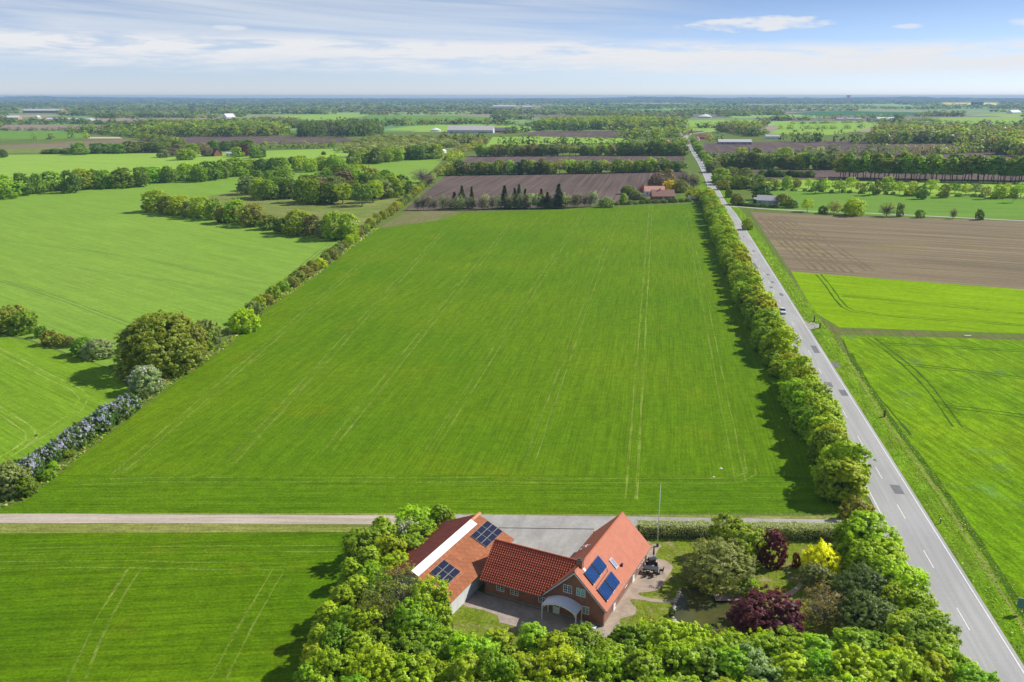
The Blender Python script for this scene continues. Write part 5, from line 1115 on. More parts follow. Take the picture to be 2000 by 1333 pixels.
# trees of the gabled farm's garden
for i, (x, y, wp, h, c) in enumerate([(318, 300, 22, 8, 'grey'), (334, 297, 24, 9, 'twig'), (348, 290, 26, 10, 'pink'), (362, 300, 32, 12, 'yg'), (376, 292, 26, 12, 'green'), (392, 288, 26, 13, 'pink'), (404, 296, 20, 10, 'twig'), (345, 284, 24, 12, 'green'), (416, 282, 26, 12, 'green'), (464, 297, 22, 10, 'yel'), (476, 294, 22, 12, 'purple'), (486, 284, 30, 14, 'green'), (462, 282, 24, 12, 'mid'), (498, 298, 22, 11, 'green'), (510, 298, 16, 10, 'mid'), (440, 284, 22, 12, 'mid')]):
    T('broad', x, y, wp, h, c, 'garden_tree', f'{ADJ[c]} tree, {ordw(i)} in the garden around the red gabled farm', 'garden trees around the red gabled farm')
for i, (x, y, wp, h) in enumerate([(92, 296, 18, 5), (108, 295, 22, 6), (135, 294, 20, 7), (155, 290, 28, 13), (188, 289, 26, 12), (210, 289, 24, 11), (232, 290, 22, 11), (254, 287, 28, 13), (275, 286, 26, 12), (296, 288, 24, 11), (318, 287, 22, 12)]):
    c = rnd.choice(['green', 'mid', 'green']); T('broad', x, y, wp * 1.1, h, c, 'hedgerow_tree', f'{ADJ[c]} tree, {ordw(i)} from the fallow end of the row before the grey-brown field', 'trees of the row before the grey-brown field')
T('broad', 2, 299, 18, 9, 'mid', 'hedgerow_tree', 'lone dark tree at the edge of the pale green field')
T('broad', 632, 299, 8, 4, 'dark', 'shrub', 'single dark bush standing in the open green field', cat='shrub')

# ------------------------------------------------------------------ garden, courtyard and small things
def house_pt(x, y, z=0.0):
    c, s = math.cos(HR), math.sin(HR); return Vector((HX.x + x * c - y * s, HX.y + x * s + y * c, z))
def hsheet(name, pts, z, mat, label, cat, kind='structure'): return sheet(name, [house_pt(*p) for p in pts], z, mat, label, cat, None, kind, pix=False)
sheet('lawn', [(1262, 1052), (1655, 1056), (1720, 1110), (1800, 1240), (1800, 1330), (1000, 1330), (890, 1240), (878, 1200), (910, 1178), (1020, 1200), (1180, 1240), (1230, 1160)], .036, M_LAWN, 'patchy garden lawn with dry spots around the farmhouse', 'lawn')
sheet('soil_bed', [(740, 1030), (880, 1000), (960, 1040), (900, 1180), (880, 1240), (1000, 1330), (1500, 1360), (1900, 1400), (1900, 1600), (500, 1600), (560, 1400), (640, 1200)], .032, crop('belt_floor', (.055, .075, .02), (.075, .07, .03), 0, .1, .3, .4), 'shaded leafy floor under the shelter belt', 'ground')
def paving(name, a, b, sc):
    m, t, bs, out, pos = newmat(name); br = t.node('ShaderNodeTexBrick'); t.l.new(t.map(pos, rot=R(26.8)), br.inputs[0])
    br.inputs['Scale'].default_value = 1.0; br.inputs['Brick Width'].default_value = sc; br.inputs['Row Height'].default_value = sc * .5; br.inputs['Mortar Size'].default_value = .012
    t.put(br.inputs[1], a); t.put(br.inputs[2], b); t.put(br.inputs[3], tuple(x * .55 for x in a)); n = t.noise(pos, .6, 5, .65); f = t.ss(n, .3, .7, .78, 1.12)
    t.l.new(t.mix(1.0, br.outputs[0], t.combine(f, f, f), 'MULTIPLY'), bs.inputs['Base Color']); bs.inputs['Roughness'].default_value = .85; return m
M_PAVE = paving('patio_paving', (.40, .31, .235), (.45, .36, .28), .42); M_PAVE2 = paving('courtyard_paving', (.36, .29, .24), (.42, .35, .29), .5)
sheet('courtyard', [(895, 1176), (913, 1187), (942, 1192), (972, 1203), (975, 1216), (1005, 1224), (1060, 1260), (1120, 1275), (1180, 1262), (1215, 1240), (1210, 1212), (1177, 1226), (1057, 1192), (945, 1160), (925, 1150)], .05, M_PAVE2, 'paved courtyard in the shade before the farmhouse', 'paving')
def smooth_px(pts):
    n = len(pts); out = []
    for i in range(n):
        p0, p1, p2, p3 = (pts[(i + k) % n] for k in (-1, 0, 1, 2))
        for k in range(4):
            t = k / 4; out.append(tuple(.5 * (2 * p1[j] + (p2[j] - p0[j]) * t + (2 * p0[j] - 5 * p1[j] + 4 * p2[j] - p3[j]) * t * t + (3 * p1[j] - p0[j] - 3 * p2[j] + p3[j]) * t ** 3) for j in (0, 1)))
    return out
sheet('patio', smooth_px([(1270, 1067), (1284, 1064), (1292, 1068), (1284, 1076), (1282, 1090), (1300, 1096), (1313, 1106), (1310, 1118), (1298, 1136), (1286, 1152), (1268, 1157), (1248, 1159), (1250, 1164), (1280, 1171), (1316, 1173), (1315, 1178), (1280, 1177), (1250, 1172), (1232, 1172), (1234, 1180), (1243, 1190), (1238, 1202), (1212, 1210), (1190, 1232), (1176, 1228), (1190, 1200), (1230, 1140), (1262, 1085)]), .054, M_PAVE,
      'curved paved patio along the sunny long wall of the farmhouse', 'patio')
pm_ = MB(); ribbon_geo(pm_, pxline([(1500, 1168), (1525, 1167), (1546, 1158), (1560, 1146), (1569, 1132), (1568, 1118), (1560, 1106)], .6), 0, .75, .05, .15)
tag(pm_.build('garden_path', plain('path_sand', (.42, .34, .22), .9, .2, 1.0)), 'curved sandy path through the garden lawn', 'path', kind='structure')
def water_mat():
    m, t, bs, out, pos = newmat('pond_water'); n = t.noise(pos, .35, 4); t.l.new(t.mix(t.ss(n, .3, .7), (.060, .070, .022), (.095, .095, .028)), bs.inputs['Base Color'])
    bs.inputs['Roughness'].default_value = .09; bs.inputs['Specular IOR Level'].default_value = .3; bump(t, bs, t.noise(pos, 3.0, 3), .08, .02); return m
pond_px = smooth_px([(1331, 1150), (1360, 1150), (1400, 1160), (1440, 1172), (1470, 1190), (1466, 1215), (1420, 1226), (1370, 1226), (1325, 1220), (1315, 1205), (1317, 1185), (1322, 1168)])
pond = sheet('pond', pond_px, .062, water_mat(), 'murky green garden pond with stone bank', 'pond')
STONE = plain('bank_stone', (.48, .44, .38), .85, .2, 2.0, objvar=.25)
sm = MB(); r2 = random.Random(3)
sm.tube([(0, 0, -.1), (.02, 0, .05), (0, .03, .16), (0, 0, .2)], [.24, .27, .2, .07], 7); stone_mesh = sm.mesh('stone', STONE)
for i, (x, y) in enumerate([(1330, 1152), (1328, 1157), (1326, 1162), (1325, 1167), (1322, 1172), (1321, 1177), (1319, 1182), (1317, 1187), (1317, 1192), (1315, 1197), (1314, 1202), (1315, 1207), (1318, 1213), (1323, 1218), (1330, 1221)]):
    p = G(x - 1, y); o = link('stone', stone_mesh, pond); o.location = (p.x, p.y, .06); s = r2.uniform(.7, 1.3); o.scale = (s, s * r2.uniform(.7, 1.2), s * r2.uniform(.4, .7)); o.rotation_euler = (0, 0, r2.uniform(0, 6))
# jetty
ja, jb, jc = G(1392, 1164), G(1448, 1163), G(1398, 1178)
ux = (jb - ja); ux.z = 0; LJ = ux.length; ux.normalize(); uy = Vector((ux.y, -ux.x, 0)); WJ = abs((jc - ja).dot(uy))
jet = empty('jetty', (ja.x, ja.y, 0), math.atan2(ux.y, ux.x)); tag(jet, 'weathered wooden plank jetty over the garden pond', 'jetty')
npk = int(LJ / .2); pmesh = MB().box(0, .18, -WJ, 0, .30, .345).mesh('plank', plain('weathered_wood', (.34, .27, .225), .85, .2, 4.0, objvar=.18))
for k in range(npk):
    o = link('plank', pmesh, jet); o.location = (k * .2, rnd.uniform(-.03, .03), rnd.uniform(0, .006))
for y in (-WJ * .2, -WJ * .8): MB().box(.05, LJ - .1, y - .05, y + .05, .18, .298).build('joist', BARK, jet)
for x in (.3, LJ - .4):
    for y in (-WJ * .2, -WJ * .8): MB().tube([(x, y, -.2), (x, y, .18)], .06, 6).build('post', BARK, jet)
# flagpoles
def flagpole(px, py, h, label):
    p = G(px, py); e = empty('flagpole', (p.x, p.y, 0)); tag(e, label, 'flagpole')
    MB().tube([(0, 0, 0), (0, 0, h * .5), (0, 0, h)], [.065, .055, .035], 8).build('pole', WHITE_PAINT, e, True); MB().tube([(0, 0, h), (0, 0, h + .07), (0, 0, h + .15)], [.03, .09, .02], 8).build('finial', plain('gilt', (.6, .45, .12), .3, .05, 2, .6), e)
    MB().box(-.16, .16, -.16, .16, 0, .5).build('foot', plain('dark_foot', (.08, .08, .08), .7), e)
flagpole(1284, 1068, 10.2, 'tall white flagpole without a flag beside the farmhouse'); flagpole(1345, 388, 11, 'thin white flagpole at the brick house beyond the wheat')
# table, chairs, parasol and grill on the patio
DK = plain('dark_rattan', (.025, .025, .03), .6, .2, 6.0)
tp = G(1271, 1119); ta = math.atan2((G(1287, 1120) - tp).y, (G(1287, 1120) - tp).x)
tab = empty('garden_table', (tp.x, tp.y, .055), ta - .12); tag(tab, 'long dark rattan garden table on the patio', 'table')
MB().box(-1.05, 1.05, -.5, .5, .70, .75).build('tabletop', plain('slate_top', (.06, .065, .075), .35, .1), tab)
for sx_ in (-1, 1):
    for sy_ in (-1, 1): MB().box(sx_ * .95 - .05, sx_ * .95 + .05, sy_ * .42 - .05, sy_ * .42 + .05, 0, .70).build('leg', DK, tab)
MB().box(-.9, .9, -.46, -.44, .6, .7).box(-.9, .9, .44, .46, .6, .7).build('apron', DK, tab)
def patio_chair(lx, ly, rz, label):
    c, s = math.cos(ta), math.sin(ta); e = empty('garden_chair', (tp.x + lx * c - ly * s, tp.y + lx * s + ly * c, .055), ta + rz); tag(e, label, 'chair', 'dark chairs around the garden table')
    MB().box(-.26, .26, -.26, .26, .38, .45).build('seat', DK, e); MB().prism([(-.26, -.30, .45), (.26, -.30, .45), (.24, -.38, .92), (-.24, -.38, .92)], (0, .05, 0)).build('backrest', DK, e)
    for x in (-.23, .23):
        for y in (-.24, .24): MB().box(x - .025, x + .025, y - .025, y + .025, 0, .38).build('leg', DK, e)
        MB().box(x - .03, x + .03, -.28, .22, .60, .64).build('armrest', DK, e)
patio_chair(-.45, .95, math.pi, 'dark chair behind the garden table on the house side'); patio_chair(.75, .9, math.pi, 'dark chair behind the garden table on the lawn side')
patio_chair(-.5, -.85, 0, 'dark chair tucked under the front of the garden table, house side'); patio_chair(.5, -.85, 0, 'dark chair tucked under the front of the garden table, lawn side'); patio_chair(1.45, .05, math.pi / 2, 'dark chair at the lawn end of the garden table')
gp = G(1273, 1103); gr = empty('grill', (gp.x, gp.y, .055), .3); tag(gr, 'grey barbecue grill standing behind the garden table', 'grill')
m_ = MB(); m_.prism([(-.55, y, z) for y, z in ((-.28, .8), (.28, .8), (.28, .95), (.15, 1.15), (-.12, 1.18), (-.28, .95))], (1.1, 0, 0)); m_.build('hood', plain('grill_grey', (.2, .2, .22), .35, .1, 2, .5), gr)
MB().box(-.5, .5, -.25, .25, .12, .79).build('cabinet', DK, gr); MB().box(-.9, -.56, -.22, .22, .80, .84).box(.56, .9, -.22, .22, .80, .84).build('side_shelf', plain('grill_grey', (.2, .2, .22), .35), gr)
pp_ = G(1276, 1096); pa = empty('parasol', (pp_.x, pp_.y, .055)); tag(pa, 'closed brown parasol standing near the house corner', 'parasol')
MB().tube([(0, 0, 0), (0, 0, 2.5)], .03, 6).build('pole', plain('parasol_pole', (.25, .16, .1), .6), pa); MB().tube([(0, 0, 1.0), (0, 0, 1.4), (0, 0, 2.2), (0, 0, 2.4)], [.14, .13, .08, .03], 8).build('canopy', plain('parasol_cloth', (.12, .05, .03), .8), pa); MB().box(-.25, .25, -.25, .25, 0, .08).build('base', pc, pa)
# loungers and a small table on the shaded terrace
def lounger(x, y, rz, label):
    p = house_pt(x, y, .055); e = empty('sun_lounger', p, HR + rz); tag(e, label, 'lounger')
    pr = [(-.95, .55), (-.75, .42), (-.35, .28), (.2, .30), (.6, .34), (1.0, .26)]
    m_ = MB(); m_.prism([(a, -.32, b) for a, b in pr] + [(a, -.32, b - .07) for a, b in reversed(pr)], (0, .64, 0)); m_.build('seat', plain('moulded_white', (.62, .66, .72), .4), e)
    for xx in (-.6, .7):
        for yy in (-.27, .27): MB().box(xx - .03, xx + .03, yy - .03, yy + .03, 0, .27).build('leg', WHITE_PAINT, e)
lounger(-1.55, -1.0, .05, 'white moulded lounger before the right corner of the gable wall')
p = house_pt(-2.0, -2.4, .055); e = empty('white_garden_table', p); tag(e, 'small white garden table on the shaded terrace', 'table')
MB().tube([(0, 0, .66), (0, 0, .7)], .45, 12).build('tabletop', WHITE_PAINT, e); MB().tube([(0, 0, 0), (0, 0, .03), (0, 0, .66)], [.25, .05, .05], 8).build('leg', WHITE_PAINT, e)
# ------------------------------------------------------------------ vehicles
TYRE = plain('tyre_rubber', (.02, .02, .02), .85); RIM = plain('rim_alloy', (.45, .45, .47), .3, .05, 2, .8); LAMP = plain('lamp_glass', (.75, .78, .8), .1, .05, 1, 0, .8); REDL = plain('rear_lamp', (.35, .02, .02), .2)
def car(px, py, body, label, towards=True, off=0.0):
    p = G(px, py) + rside * off; e = empty('car', (p.x, p.y, .062), math.atan2(-rdir.y, -rdir.x) if towards else math.atan2(rdir.y, rdir.x)); tag(e, label, 'car', 'cars on the main road')
    # stations along x (front = +x): x, half width, underside, belt, bonnet/roof height
    st_ = [(2.12, .62, .38, .52, .58), (2.0, .78, .26, .62, .70), (1.5, .87, .22, .72, .86), (.95, .89, .22, .84, .96), (0, .90, .22, .90, .98), (-1.2, .90, .22, .92, 1.0), (-1.9, .86, .26, .90, 1.0), (-2.1, .74, .36, .80, .92)]
    mb = MB()
    for x, hw, zb_, zm, zt in st_: mb.v += [(x, -hw * .92, zb_), (x, -hw, zm * .75), (x, -hw * .97, zm), (x, -hw * .78, zt), (x, hw * .78, zt), (x, hw * .97, zm), (x, hw, zm * .75), (x, hw * .92, zb_)]
    for i in range(len(st_) - 1):
        for k in range(8): a_, b_ = i * 8 + k, i * 8 + (k + 1) % 8; mb.f.append((a_, b_, b_ + 8, a_ + 8))
    mb.f.append(tuple(range(7, -1, -1))); mb.f.append(tuple((len(st_) - 1) * 8 + k for k in range(8))); mb.build('body', body, e, False)
    gh = MB(); lo = [(1.0, .80, .95), (-1.95, .78, .99)]; hi = [(.28, .62, 1.46), (-1.35, .62, 1.46)]
    v = [(lo[0][0], -lo[0][1], lo[0][2]), (lo[0][0], lo[0][1], lo[0][2]), (lo[1][0], lo[1][1], lo[1][2]), (lo[1][0], -lo[1][1], lo[1][2]), (hi[0][0], -hi[0][1], hi[0][2]), (hi[0][0], hi[0][1], hi[0][2]), (hi[1][0], hi[1][1], hi[1][2]), (hi[1][0], -hi[1][1], hi[1][2])]
    gh.add(v, [(0, 1, 5, 4), (1, 2, 6, 5), (2, 3, 7, 6), (3, 0, 4, 7)]); gh.build('windows', GLASS, e)
    rf = MB(); rf.prism([(.34, -.64, 1.455), (.34, .64, 1.455), (-1.4, .64, 1.455), (-1.4, -.64, 1.455)], (0, 0, .05)); rf.box(.0, .06, -.66, -.6, 1.0, 1.45); rf.build('roof', body, e)
    for x in (1.35, -1.3):
        for s in (-1, 1):
            wv = MB().tube([(x, s * .70, .32), (x, s * .90, .32)], .32, 14).build('wheel', TYRE, e); MB().tube([(x, s * .89, .32), (x, s * .915, .32)], .2, 10).build('rim', RIM, wv)
    for s in (-1, 1):
        MB().box(1.96, 2.06, s * .62 - .14, s * .62 + .14, .56, .70).build('headlight', LAMP, e); MB().box(-2.1, -2.0, s * .62 - .12, s * .62 + .12, .72, .88).build('tail_light', REDL, e)
        MB().box(.72, .86, s * .92 - .1, s * .92 + .1, .95, 1.08).build('mirror', body, e)
    MB().box(2.05, 2.13, -.5, .5, .38, .50).build('grille', plain('black_plastic', (.02, .02, .02), .5), e); MB().box(2.13, 2.14, -.26, .26, .42, .5).build('number_plate', WHITE_PAINT, e)
SILV = plain('silver_blue_paint', (.62, .69, .78), .28, .03, 1, 0, .5)
car(1528, 612, SILV, 'silver-blue car driving along the road beside the tree row', True)
car(1392.5, 381, plain('white_car_paint', (.75, .77, .8), .25), 'white car further up the road near the brick house', False)
car(1348.5, 298, plain('dark_car_paint', (.05, .06, .08), .3), 'small dark car far up the road before the bend', True)
tr = G(1345, 389.5); e = empty('trailer', (tr.x + 2, tr.y - 4, 0), .1); tag(e, 'white trailer parked by the far flagpole', 'trailer')
MB().box(-3.0, 3.0, -1.1, 1.1, .7, 2.6).build('body', WHITE_PAINT, e); MB().tube([(-.6, -1.1, .4), (-.6, 1.1, .4)], .4, 10).build('wheel', TYRE, e); MB().box(3.0, 4.1, -.05, .05, .6, .7).build('drawbar', BLK, e)
# ------------------------------------------------------------------ signs, posts, stray things
def post(px, py, h, label, cat='post', top=None, w_=.06, name='marker_post', mat=None):
    p = G(px, py); e = empty(name, (p.x, p.y, 0)); tag(e, label, cat); MB().box(-w_, w_, -w_, w_, 0, h).build('shaft', mat or plain('old_wood', (.2, .15, .1), .9), e)
    if top: MB().box(-w_ * 1.4, w_ * 1.4, -w_ * 1.4, w_ * 1.4, h, h + .08).build('cap', top, e)
post(1590, 629, 1.9, 'wooden post on the far corner of the field entrance', w_=.16); post(1601, 642, 1.7, 'wooden post on the near corner of the field entrance', w_=.16); post(1727, 815, 1.6, 'weathered post on the verge above the ruts', w_=.16)
post(1836, 1024, .9, 'small pale marker post in the verge', top=WHITE_PAINT)
p = G(1992, 1200); e = empty('road_sign', (p.x, p.y, 0), R(-24)); tag(e, 'blue-green backed road sign on posts at the verge', 'sign')
MB().box(-.5, .5, -.02, .02, .9, 2.3).build('sign_panel', plain('sign_back', (.10, .24, .24), .5, .1), e); MB().box(-.52, .52, .021, .05, 2.2, 2.32).build('sign_rim', WHITE_PAINT, e)
for x in (-.35, .35): MB().tube([(x, .08, 0), (x, .08, 2.3)], .04, 6).build('post', GUT, e)
p = G(1744, 1071); e = empty('road_sign', (p.x, p.y, 0), .3); tag(e, 'small pale blue marker sign at the drive mouth', 'sign')
MB().box(-.25, .25, -.015, .015, 1.0, 1.5).build('sign_panel', plain('pale_blue_sign', (.35, .55, .65), .5), e); MB().tube([(0, .05, 0), (0, .05, 1.5)], .03, 6).build('post', GUT, e)
for x, y, s, l in ((1408, 916, .75, 'large white stone lying in the lower corner of the wheat'), (1394, 932, .5, 'small white stone near the headland tracks')):
    p = G(x, y); o = link('field_stone', MB().tube([(0, 0, 0), (.02, 0, .1), (0, 0, .22), (0, 0, .27)], [.3, .36, .24, .06], 8).mesh('field_stone', plain('white_stone', (.75, .72, .68), .8)), None); o.location = (p.x, p.y, .02); o.scale = (s * 1.3, s, s * .8); tag(o, l, 'stone')
p = G(320, 741); e = empty('feed_crate', (p.x, p.y, 0), .4); tag(e, 'small red crate lying at the foot of the pale hawthorn', 'crate')
MB().box(-.7, .7, -.05, .0, 0, .5).box(-.7, .7, .75, .8, 0, .5).box(-.7, -.65, 0, .75, 0, .5).box(.65, .7, 0, .75, 0, .5).build('side_panel', plain('red_crate', (.45, .06, .05), .6), e); MB().box(-.65, .65, 0, .75, .02, .06).build('bottom_panel', BLK, e)
p = G(1890, 657); e = link('white_sheet', MB().box(-.9, .9, -.25, .25, .03, .22).mesh('white_sheet', WHITE_PAINT)); e.location = (p.x, p.y, 0); tag(e, 'white plastic bundle lying on the field track', 'bundle')
for i in range(22):
    x = -20 + i * 4.3; p = G(x, 274.5); o = link('fence_post', MB().tube([(0, 0, 0), (0, 0, 2.6)], [.4, .25], 5).mesh('fence_post', BLK) if i == 0 else bpy.data.objects['fence_post'].data); o.location = (p.x, p.y, 0)
    tag(o, f'dark stubby post, {ordw(i)} from the open end beside the far paddock', 'post', 'posts beside the far paddock')

# ------------------------------------------------------------------ grass tufts, far woods, far fields, horizon
def merged(name, P, wd, ht, cols, label, cat='wood', kind='stuff', lod=0, spread=.10, base=None):
    """many far trees joined into one mass; P (n,2), wd, ht (n) metres"""
    n = len(P)
    if n == 0: return
    prot = FARP[lod]; k = len(prot); V, Tn, Cl = [], [], []
    pick = NP.integers(0, k, n); carr = np.array([C_[c] if isinstance(c, str) else c for c in cols])
    for i in range(k):
        s = np.where(pick == i)[0]
        if len(s) == 0: continue
        v, t = prot[i]; a = NP.uniform(0, 6.283, len(s)); ca, sa = np.cos(a)[:, None], np.sin(a)[:, None]
        x = v[None, :, 0] * ca - v[None, :, 1] * sa; y = v[None, :, 0] * sa + v[None, :, 1] * ca
        X = P[s, 0][:, None] + x * wd[s][:, None]; Y = P[s, 1][:, None] + y * wd[s][:, None]; Z = v[None, :, 2] * ht[s][:, None] + (0 if base is None else base[s][:, None])
        V.append(np.stack([X, Y, Z], -1).reshape(-1, 3)); Tn.append(np.tile(t, len(s)))
        c = carr[NP.integers(0, len(carr), len(s))] * NP.uniform(1 - spread * 1.6, 1 + spread * 1.6, (len(s), 1)); c = np.concatenate([c, np.ones((len(s), 1))], 1); Cl.append(np.repeat(c, len(t), 0))
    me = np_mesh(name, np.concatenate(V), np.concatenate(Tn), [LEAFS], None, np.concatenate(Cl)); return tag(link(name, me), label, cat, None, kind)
def far_proto(lobes, clumps, per, ls, zb=.08):
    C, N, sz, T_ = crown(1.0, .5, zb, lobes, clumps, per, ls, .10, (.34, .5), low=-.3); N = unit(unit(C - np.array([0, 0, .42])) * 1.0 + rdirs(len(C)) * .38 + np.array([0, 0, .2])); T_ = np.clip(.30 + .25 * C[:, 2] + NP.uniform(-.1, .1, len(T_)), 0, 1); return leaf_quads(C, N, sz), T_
FARP = [[far_proto(8, 34, 4, .165) for _ in range(5)], [far_proto(6, 22, 3, .25) for _ in range(4)], [far_proto(4, 10, 2, .44) for _ in range(4)]]
def px_poly_points(pts, n):
    Q = [G(*p) for p in pts]; P = np.array([(p.x, p.y) for p in Q]); lo, hi = P.min(0), P.max(0); out = []
    while len(out) < n:
        c = NP.uniform(lo, hi, (n * 3, 2)); ins = np.zeros(len(c), bool); j = len(P) - 1
        for i in range(len(P)):
            a, b = P[i], P[j]; cr = ((a[1] > c[:, 1]) != (b[1] > c[:, 1])); xi = (b[0] - a[0]) * (c[:, 1] - a[1]) / (b[1] - a[1] + 1e-9) + a[0]
            ins ^= cr & (c[:, 0] < xi); j = i
        out += list(c[ins])
    return np.array(out[:n])
def wood(name, pts, spacing, w, h, cols, label, lod=0, cat='wood'):
    Q = [G(*p) for p in pts]; A = abs(sum(Q[i].x * Q[i - 1].y - Q[i - 1].x * Q[i].y for i in range(len(Q)))) / 2; n = max(6, int(A / spacing ** 2)); n = min(n, 2600)
    P = px_poly_points(pts, n); return merged(name, P, NP.uniform(*w, n), NP.uniform(*h, n), cols, label, cat, lod=lod)
def hrow(name, pts, spacing, w, h, cols, label, lod=0, lat=1.5, cat='hedgerow'):
    Q = [np.array(G(*p)[:2]) for p in pts]; out = []
    for a, b in zip(Q[:-1], Q[1:]):
        m = max(1, int(np.linalg.norm(b - a) / spacing)); out += [a + (b - a) * (i + NP.uniform(-.3, .3) + .5) / m + NP.normal(size=2) * lat for i in range(m)]
    P = np.array(out); n = len(P); return merged(name, P, NP.uniform(*w, n), NP.uniform(*h, n), cols, label, cat, lod=lod)
MIX = ['green', 'mid', 'mid', 'olive', 'green', 'lime']; DRK = ['dark', 'mid', 'dark', 'mid']; BRN = ['olive', 'brown', 'mid', 'grey', 'pink', 'mid']
# middle distance woods and hedgerows (photo pixels of their ground outline)
wood('forest', [(1050, 255), (1230, 254), (1320, 250), (1345, 246), (1200, 241), (1060, 245)], 12, (13, 18), (14, 19), MIX, 'dense green wood behind the ploughed field left of the road bend')
hrow('treeline', [(1232, 268), (1250, 272), (1290, 270), (1316, 262)], 7, (13, 18), (12, 16), MIX, 'trees around the small red and white houses', lat=14)
hrow('treeline', [(1235, 284), (1270, 286), (1330, 284)], 8, (12, 16), (10, 14), MIX, 'trees behind the thick grove left of the road', lat=8)
hrow('hedgerow', [(980, 282), (1100, 284), (1140, 285), (1230, 286)], 9, (11, 15), (9, 14), MIX, 'gappy tree row beyond the third ploughed strip', lat=2)
wood('treeline', [(1440, 262), (1470, 268), (1500, 262), (1480, 254), (1430, 252), (1396, 258)], 13, (14, 18), (13, 18), BRN + MIX, 'trees around the farm behind the long grey shed')
hrow('treeline', [(1385, 276), (1405, 277)], 8, (13, 17), (11, 15), MIX, 'dense trees between red roofs and grey shed', lat=6)
hrow('treeline', [(1520, 276), (1560, 278), (1600, 278), (1710, 281)], 10, (12, 16), (12, 18), DRK, 'dark grove beyond the far ploughed field', lat=9)
hrow('hedgerow', [(1375, 308), (1470, 309), (1560, 306)], 6, (7, 9), (5, 7), DRK, 'long dark clipped hedge across the ploughed land', lat=.6)
hrow('hedgerow', [(1565, 306), (1700, 303), (1830, 302), (1925, 297)], 9, (10, 14), (8, 12), MIX, 'tree row between the two far ploughed fields', lat=2)
wood('forest', [(1702, 282), (1800, 282), (1862, 280), (1910, 293), (2000, 312), (2300, 330), (2300, 262), (2000, 264), (1880, 262), (1760, 258), (1712, 262)], 15, (15, 22), (13, 19), MIX + BRN, 'mixed spring wood with brown and green crowns')
hrow('treeline', [(1700, 252), (1850, 252), (2100, 255)], 14, (13, 18), (9, 13), DRK, 'dark tree line behind the mixed wood', lat=20)
hrow('hedgerow', [(1520, 253), (1600, 253), (1660, 252)], 12, (11, 15), (7, 11), MIX, 'hedge across the green field below the white hall', lat=5)
hrow('hedgerow', [(1545, 243), (1640, 241), (1700, 240), (1800, 236), (1850, 241)], 12, (11, 14), (5, 9), MIX, 'hedges around the white hall hamlet', lat=7)
hrow('treeline', [(1580, 233), (1690, 232), (1740, 230)], 16, (12, 17), (9, 14), MIX, 'trees behind the white hall hamlet', lat=10)
wood('forest', [(258, 270), (560, 266), (562, 260), (470, 247), (300, 251)], 15, (15, 20), (13, 18), MIX + ['dark'], 'dense green wood behind the purple-brown field')
wood('forest', [(584, 268), (740, 268), (748, 256), (690, 250), (600, 254)], 13, (12, 17), (15, 20), DRK + ['spruce'], 'dark conifer wood left of the shrub land')
wood('shrubland', [(690, 284), (840, 285), (940, 279), (948, 271), (860, 273), (745, 273), (700, 277)], 11, (11, 17), (5, 9), ['grey', 'mid', 'olive', 'willow'], 'grey-green scrub before the pale barn', cat='scrub')
wood('shrubland', [(660, 300), (790, 296), (900, 289), (880, 280), (760, 284), (668, 289)], 12, (12, 18), (5, 8), ['willow', 'grey', 'pale', 'olive'], 'rounded silvery scrub left of the ploughed land', cat='scrub')
hrow('treeline', [(870, 279), (905, 280), (922, 279), (948, 280)], 10, (12, 16), (12, 16), DRK + ['purple'], 'dark trees standing before the pale barn', lat=6)
hrow('treeline', [(984, 262), (1000, 261), (1030, 258)], 14, (13, 18), (9, 13), DRK, 'dark trees beside the slate roofed house', lat=6)
hrow('hedgerow', [(512, 291), (600, 290), (680, 290)], 11, (11, 14), (7, 11), MIX, 'hedge between green field and purple-brown land', lat=2)
hrow('hedgerow', [(268, 272), (300, 277), (345, 283), (362, 286)], 9, (10, 13), (8, 11), MIX, 'diagonal hedge beside the grey-brown field', lat=3)
hrow('hedgerow', [(-100, 256), (100, 256), (140, 256.5)], 10, (9, 12), (5, 7), DRK, 'thin hedge between the tan field and the paddock', lat=2)
hrow('hedgerow', [(140, 258), (190, 262), (240, 266), (262, 268)], 10, (13, 17), (9, 13), MIX, 'tree row beyond the riding ground', lat=6)
hrow('hedgerow', [(62, 272), (66, 272)], 6, (8, 9), (9, 11), MIX, 'pair of small trees on the paddock', lat=1)
hrow('hedgerow', [(90, 272), (120, 272), (160, 271.5), (188, 271)], 18, (10, 15), (8, 14), MIX, 'loose trees at the riding ground', lat=3)
hrow('hedgerow', [(-100, 245), (60, 244), (160, 243), (240, 245), (262, 247)], 11, (12, 16), (7, 10), DRK, 'dark hedgerow between the two tan fields', lat=4)
hrow('hedgerow', [(160, 251), (230, 252), (270, 256)], 11, (11, 15), (7, 10), MIX, 'hedge running into the dense wood', lat=4)
wood('forest', [(492, 249), (590, 249), (592, 242), (500, 238), (488, 242)], 19, (16, 21), (11, 15), BRN, 'brownish wood right of the tan field')
hrow('hedgerow', [(592, 245), (660, 246), (760, 247), (850, 245)], 14, (13, 18), (8, 14), MIX + DRK, 'loose hedgerow in front of the pale fields', lat=10)
hrow('hedgerow', [(670, 236), (780, 237), (900, 238), (955, 238)], 26, (10, 14), (8, 11), DRK, 'line of separate dark trees on the far green field', lat=6)
hrow('treeline', [(960, 245), (1000, 246), (1060, 247)], 13, (14, 18), (8, 12), BRN + MIX, 'brownish trees behind the pale barn fields', lat=12)
hrow('hedgerow', [(880, 316), (898, 305), (915, 296), (930, 287), (945, 278)], 7, (8, 11), (6, 9), ['olive', 'yg', 'grey', 'brown'], 'loose hedge along the left ends of the ploughed fields', lat=4)
hrow('hedgerow', [(1344, 278), (1336, 284)], 8, (8, 10), (5, 8), MIX, 'bushes at the inside of the road bend', lat=3)
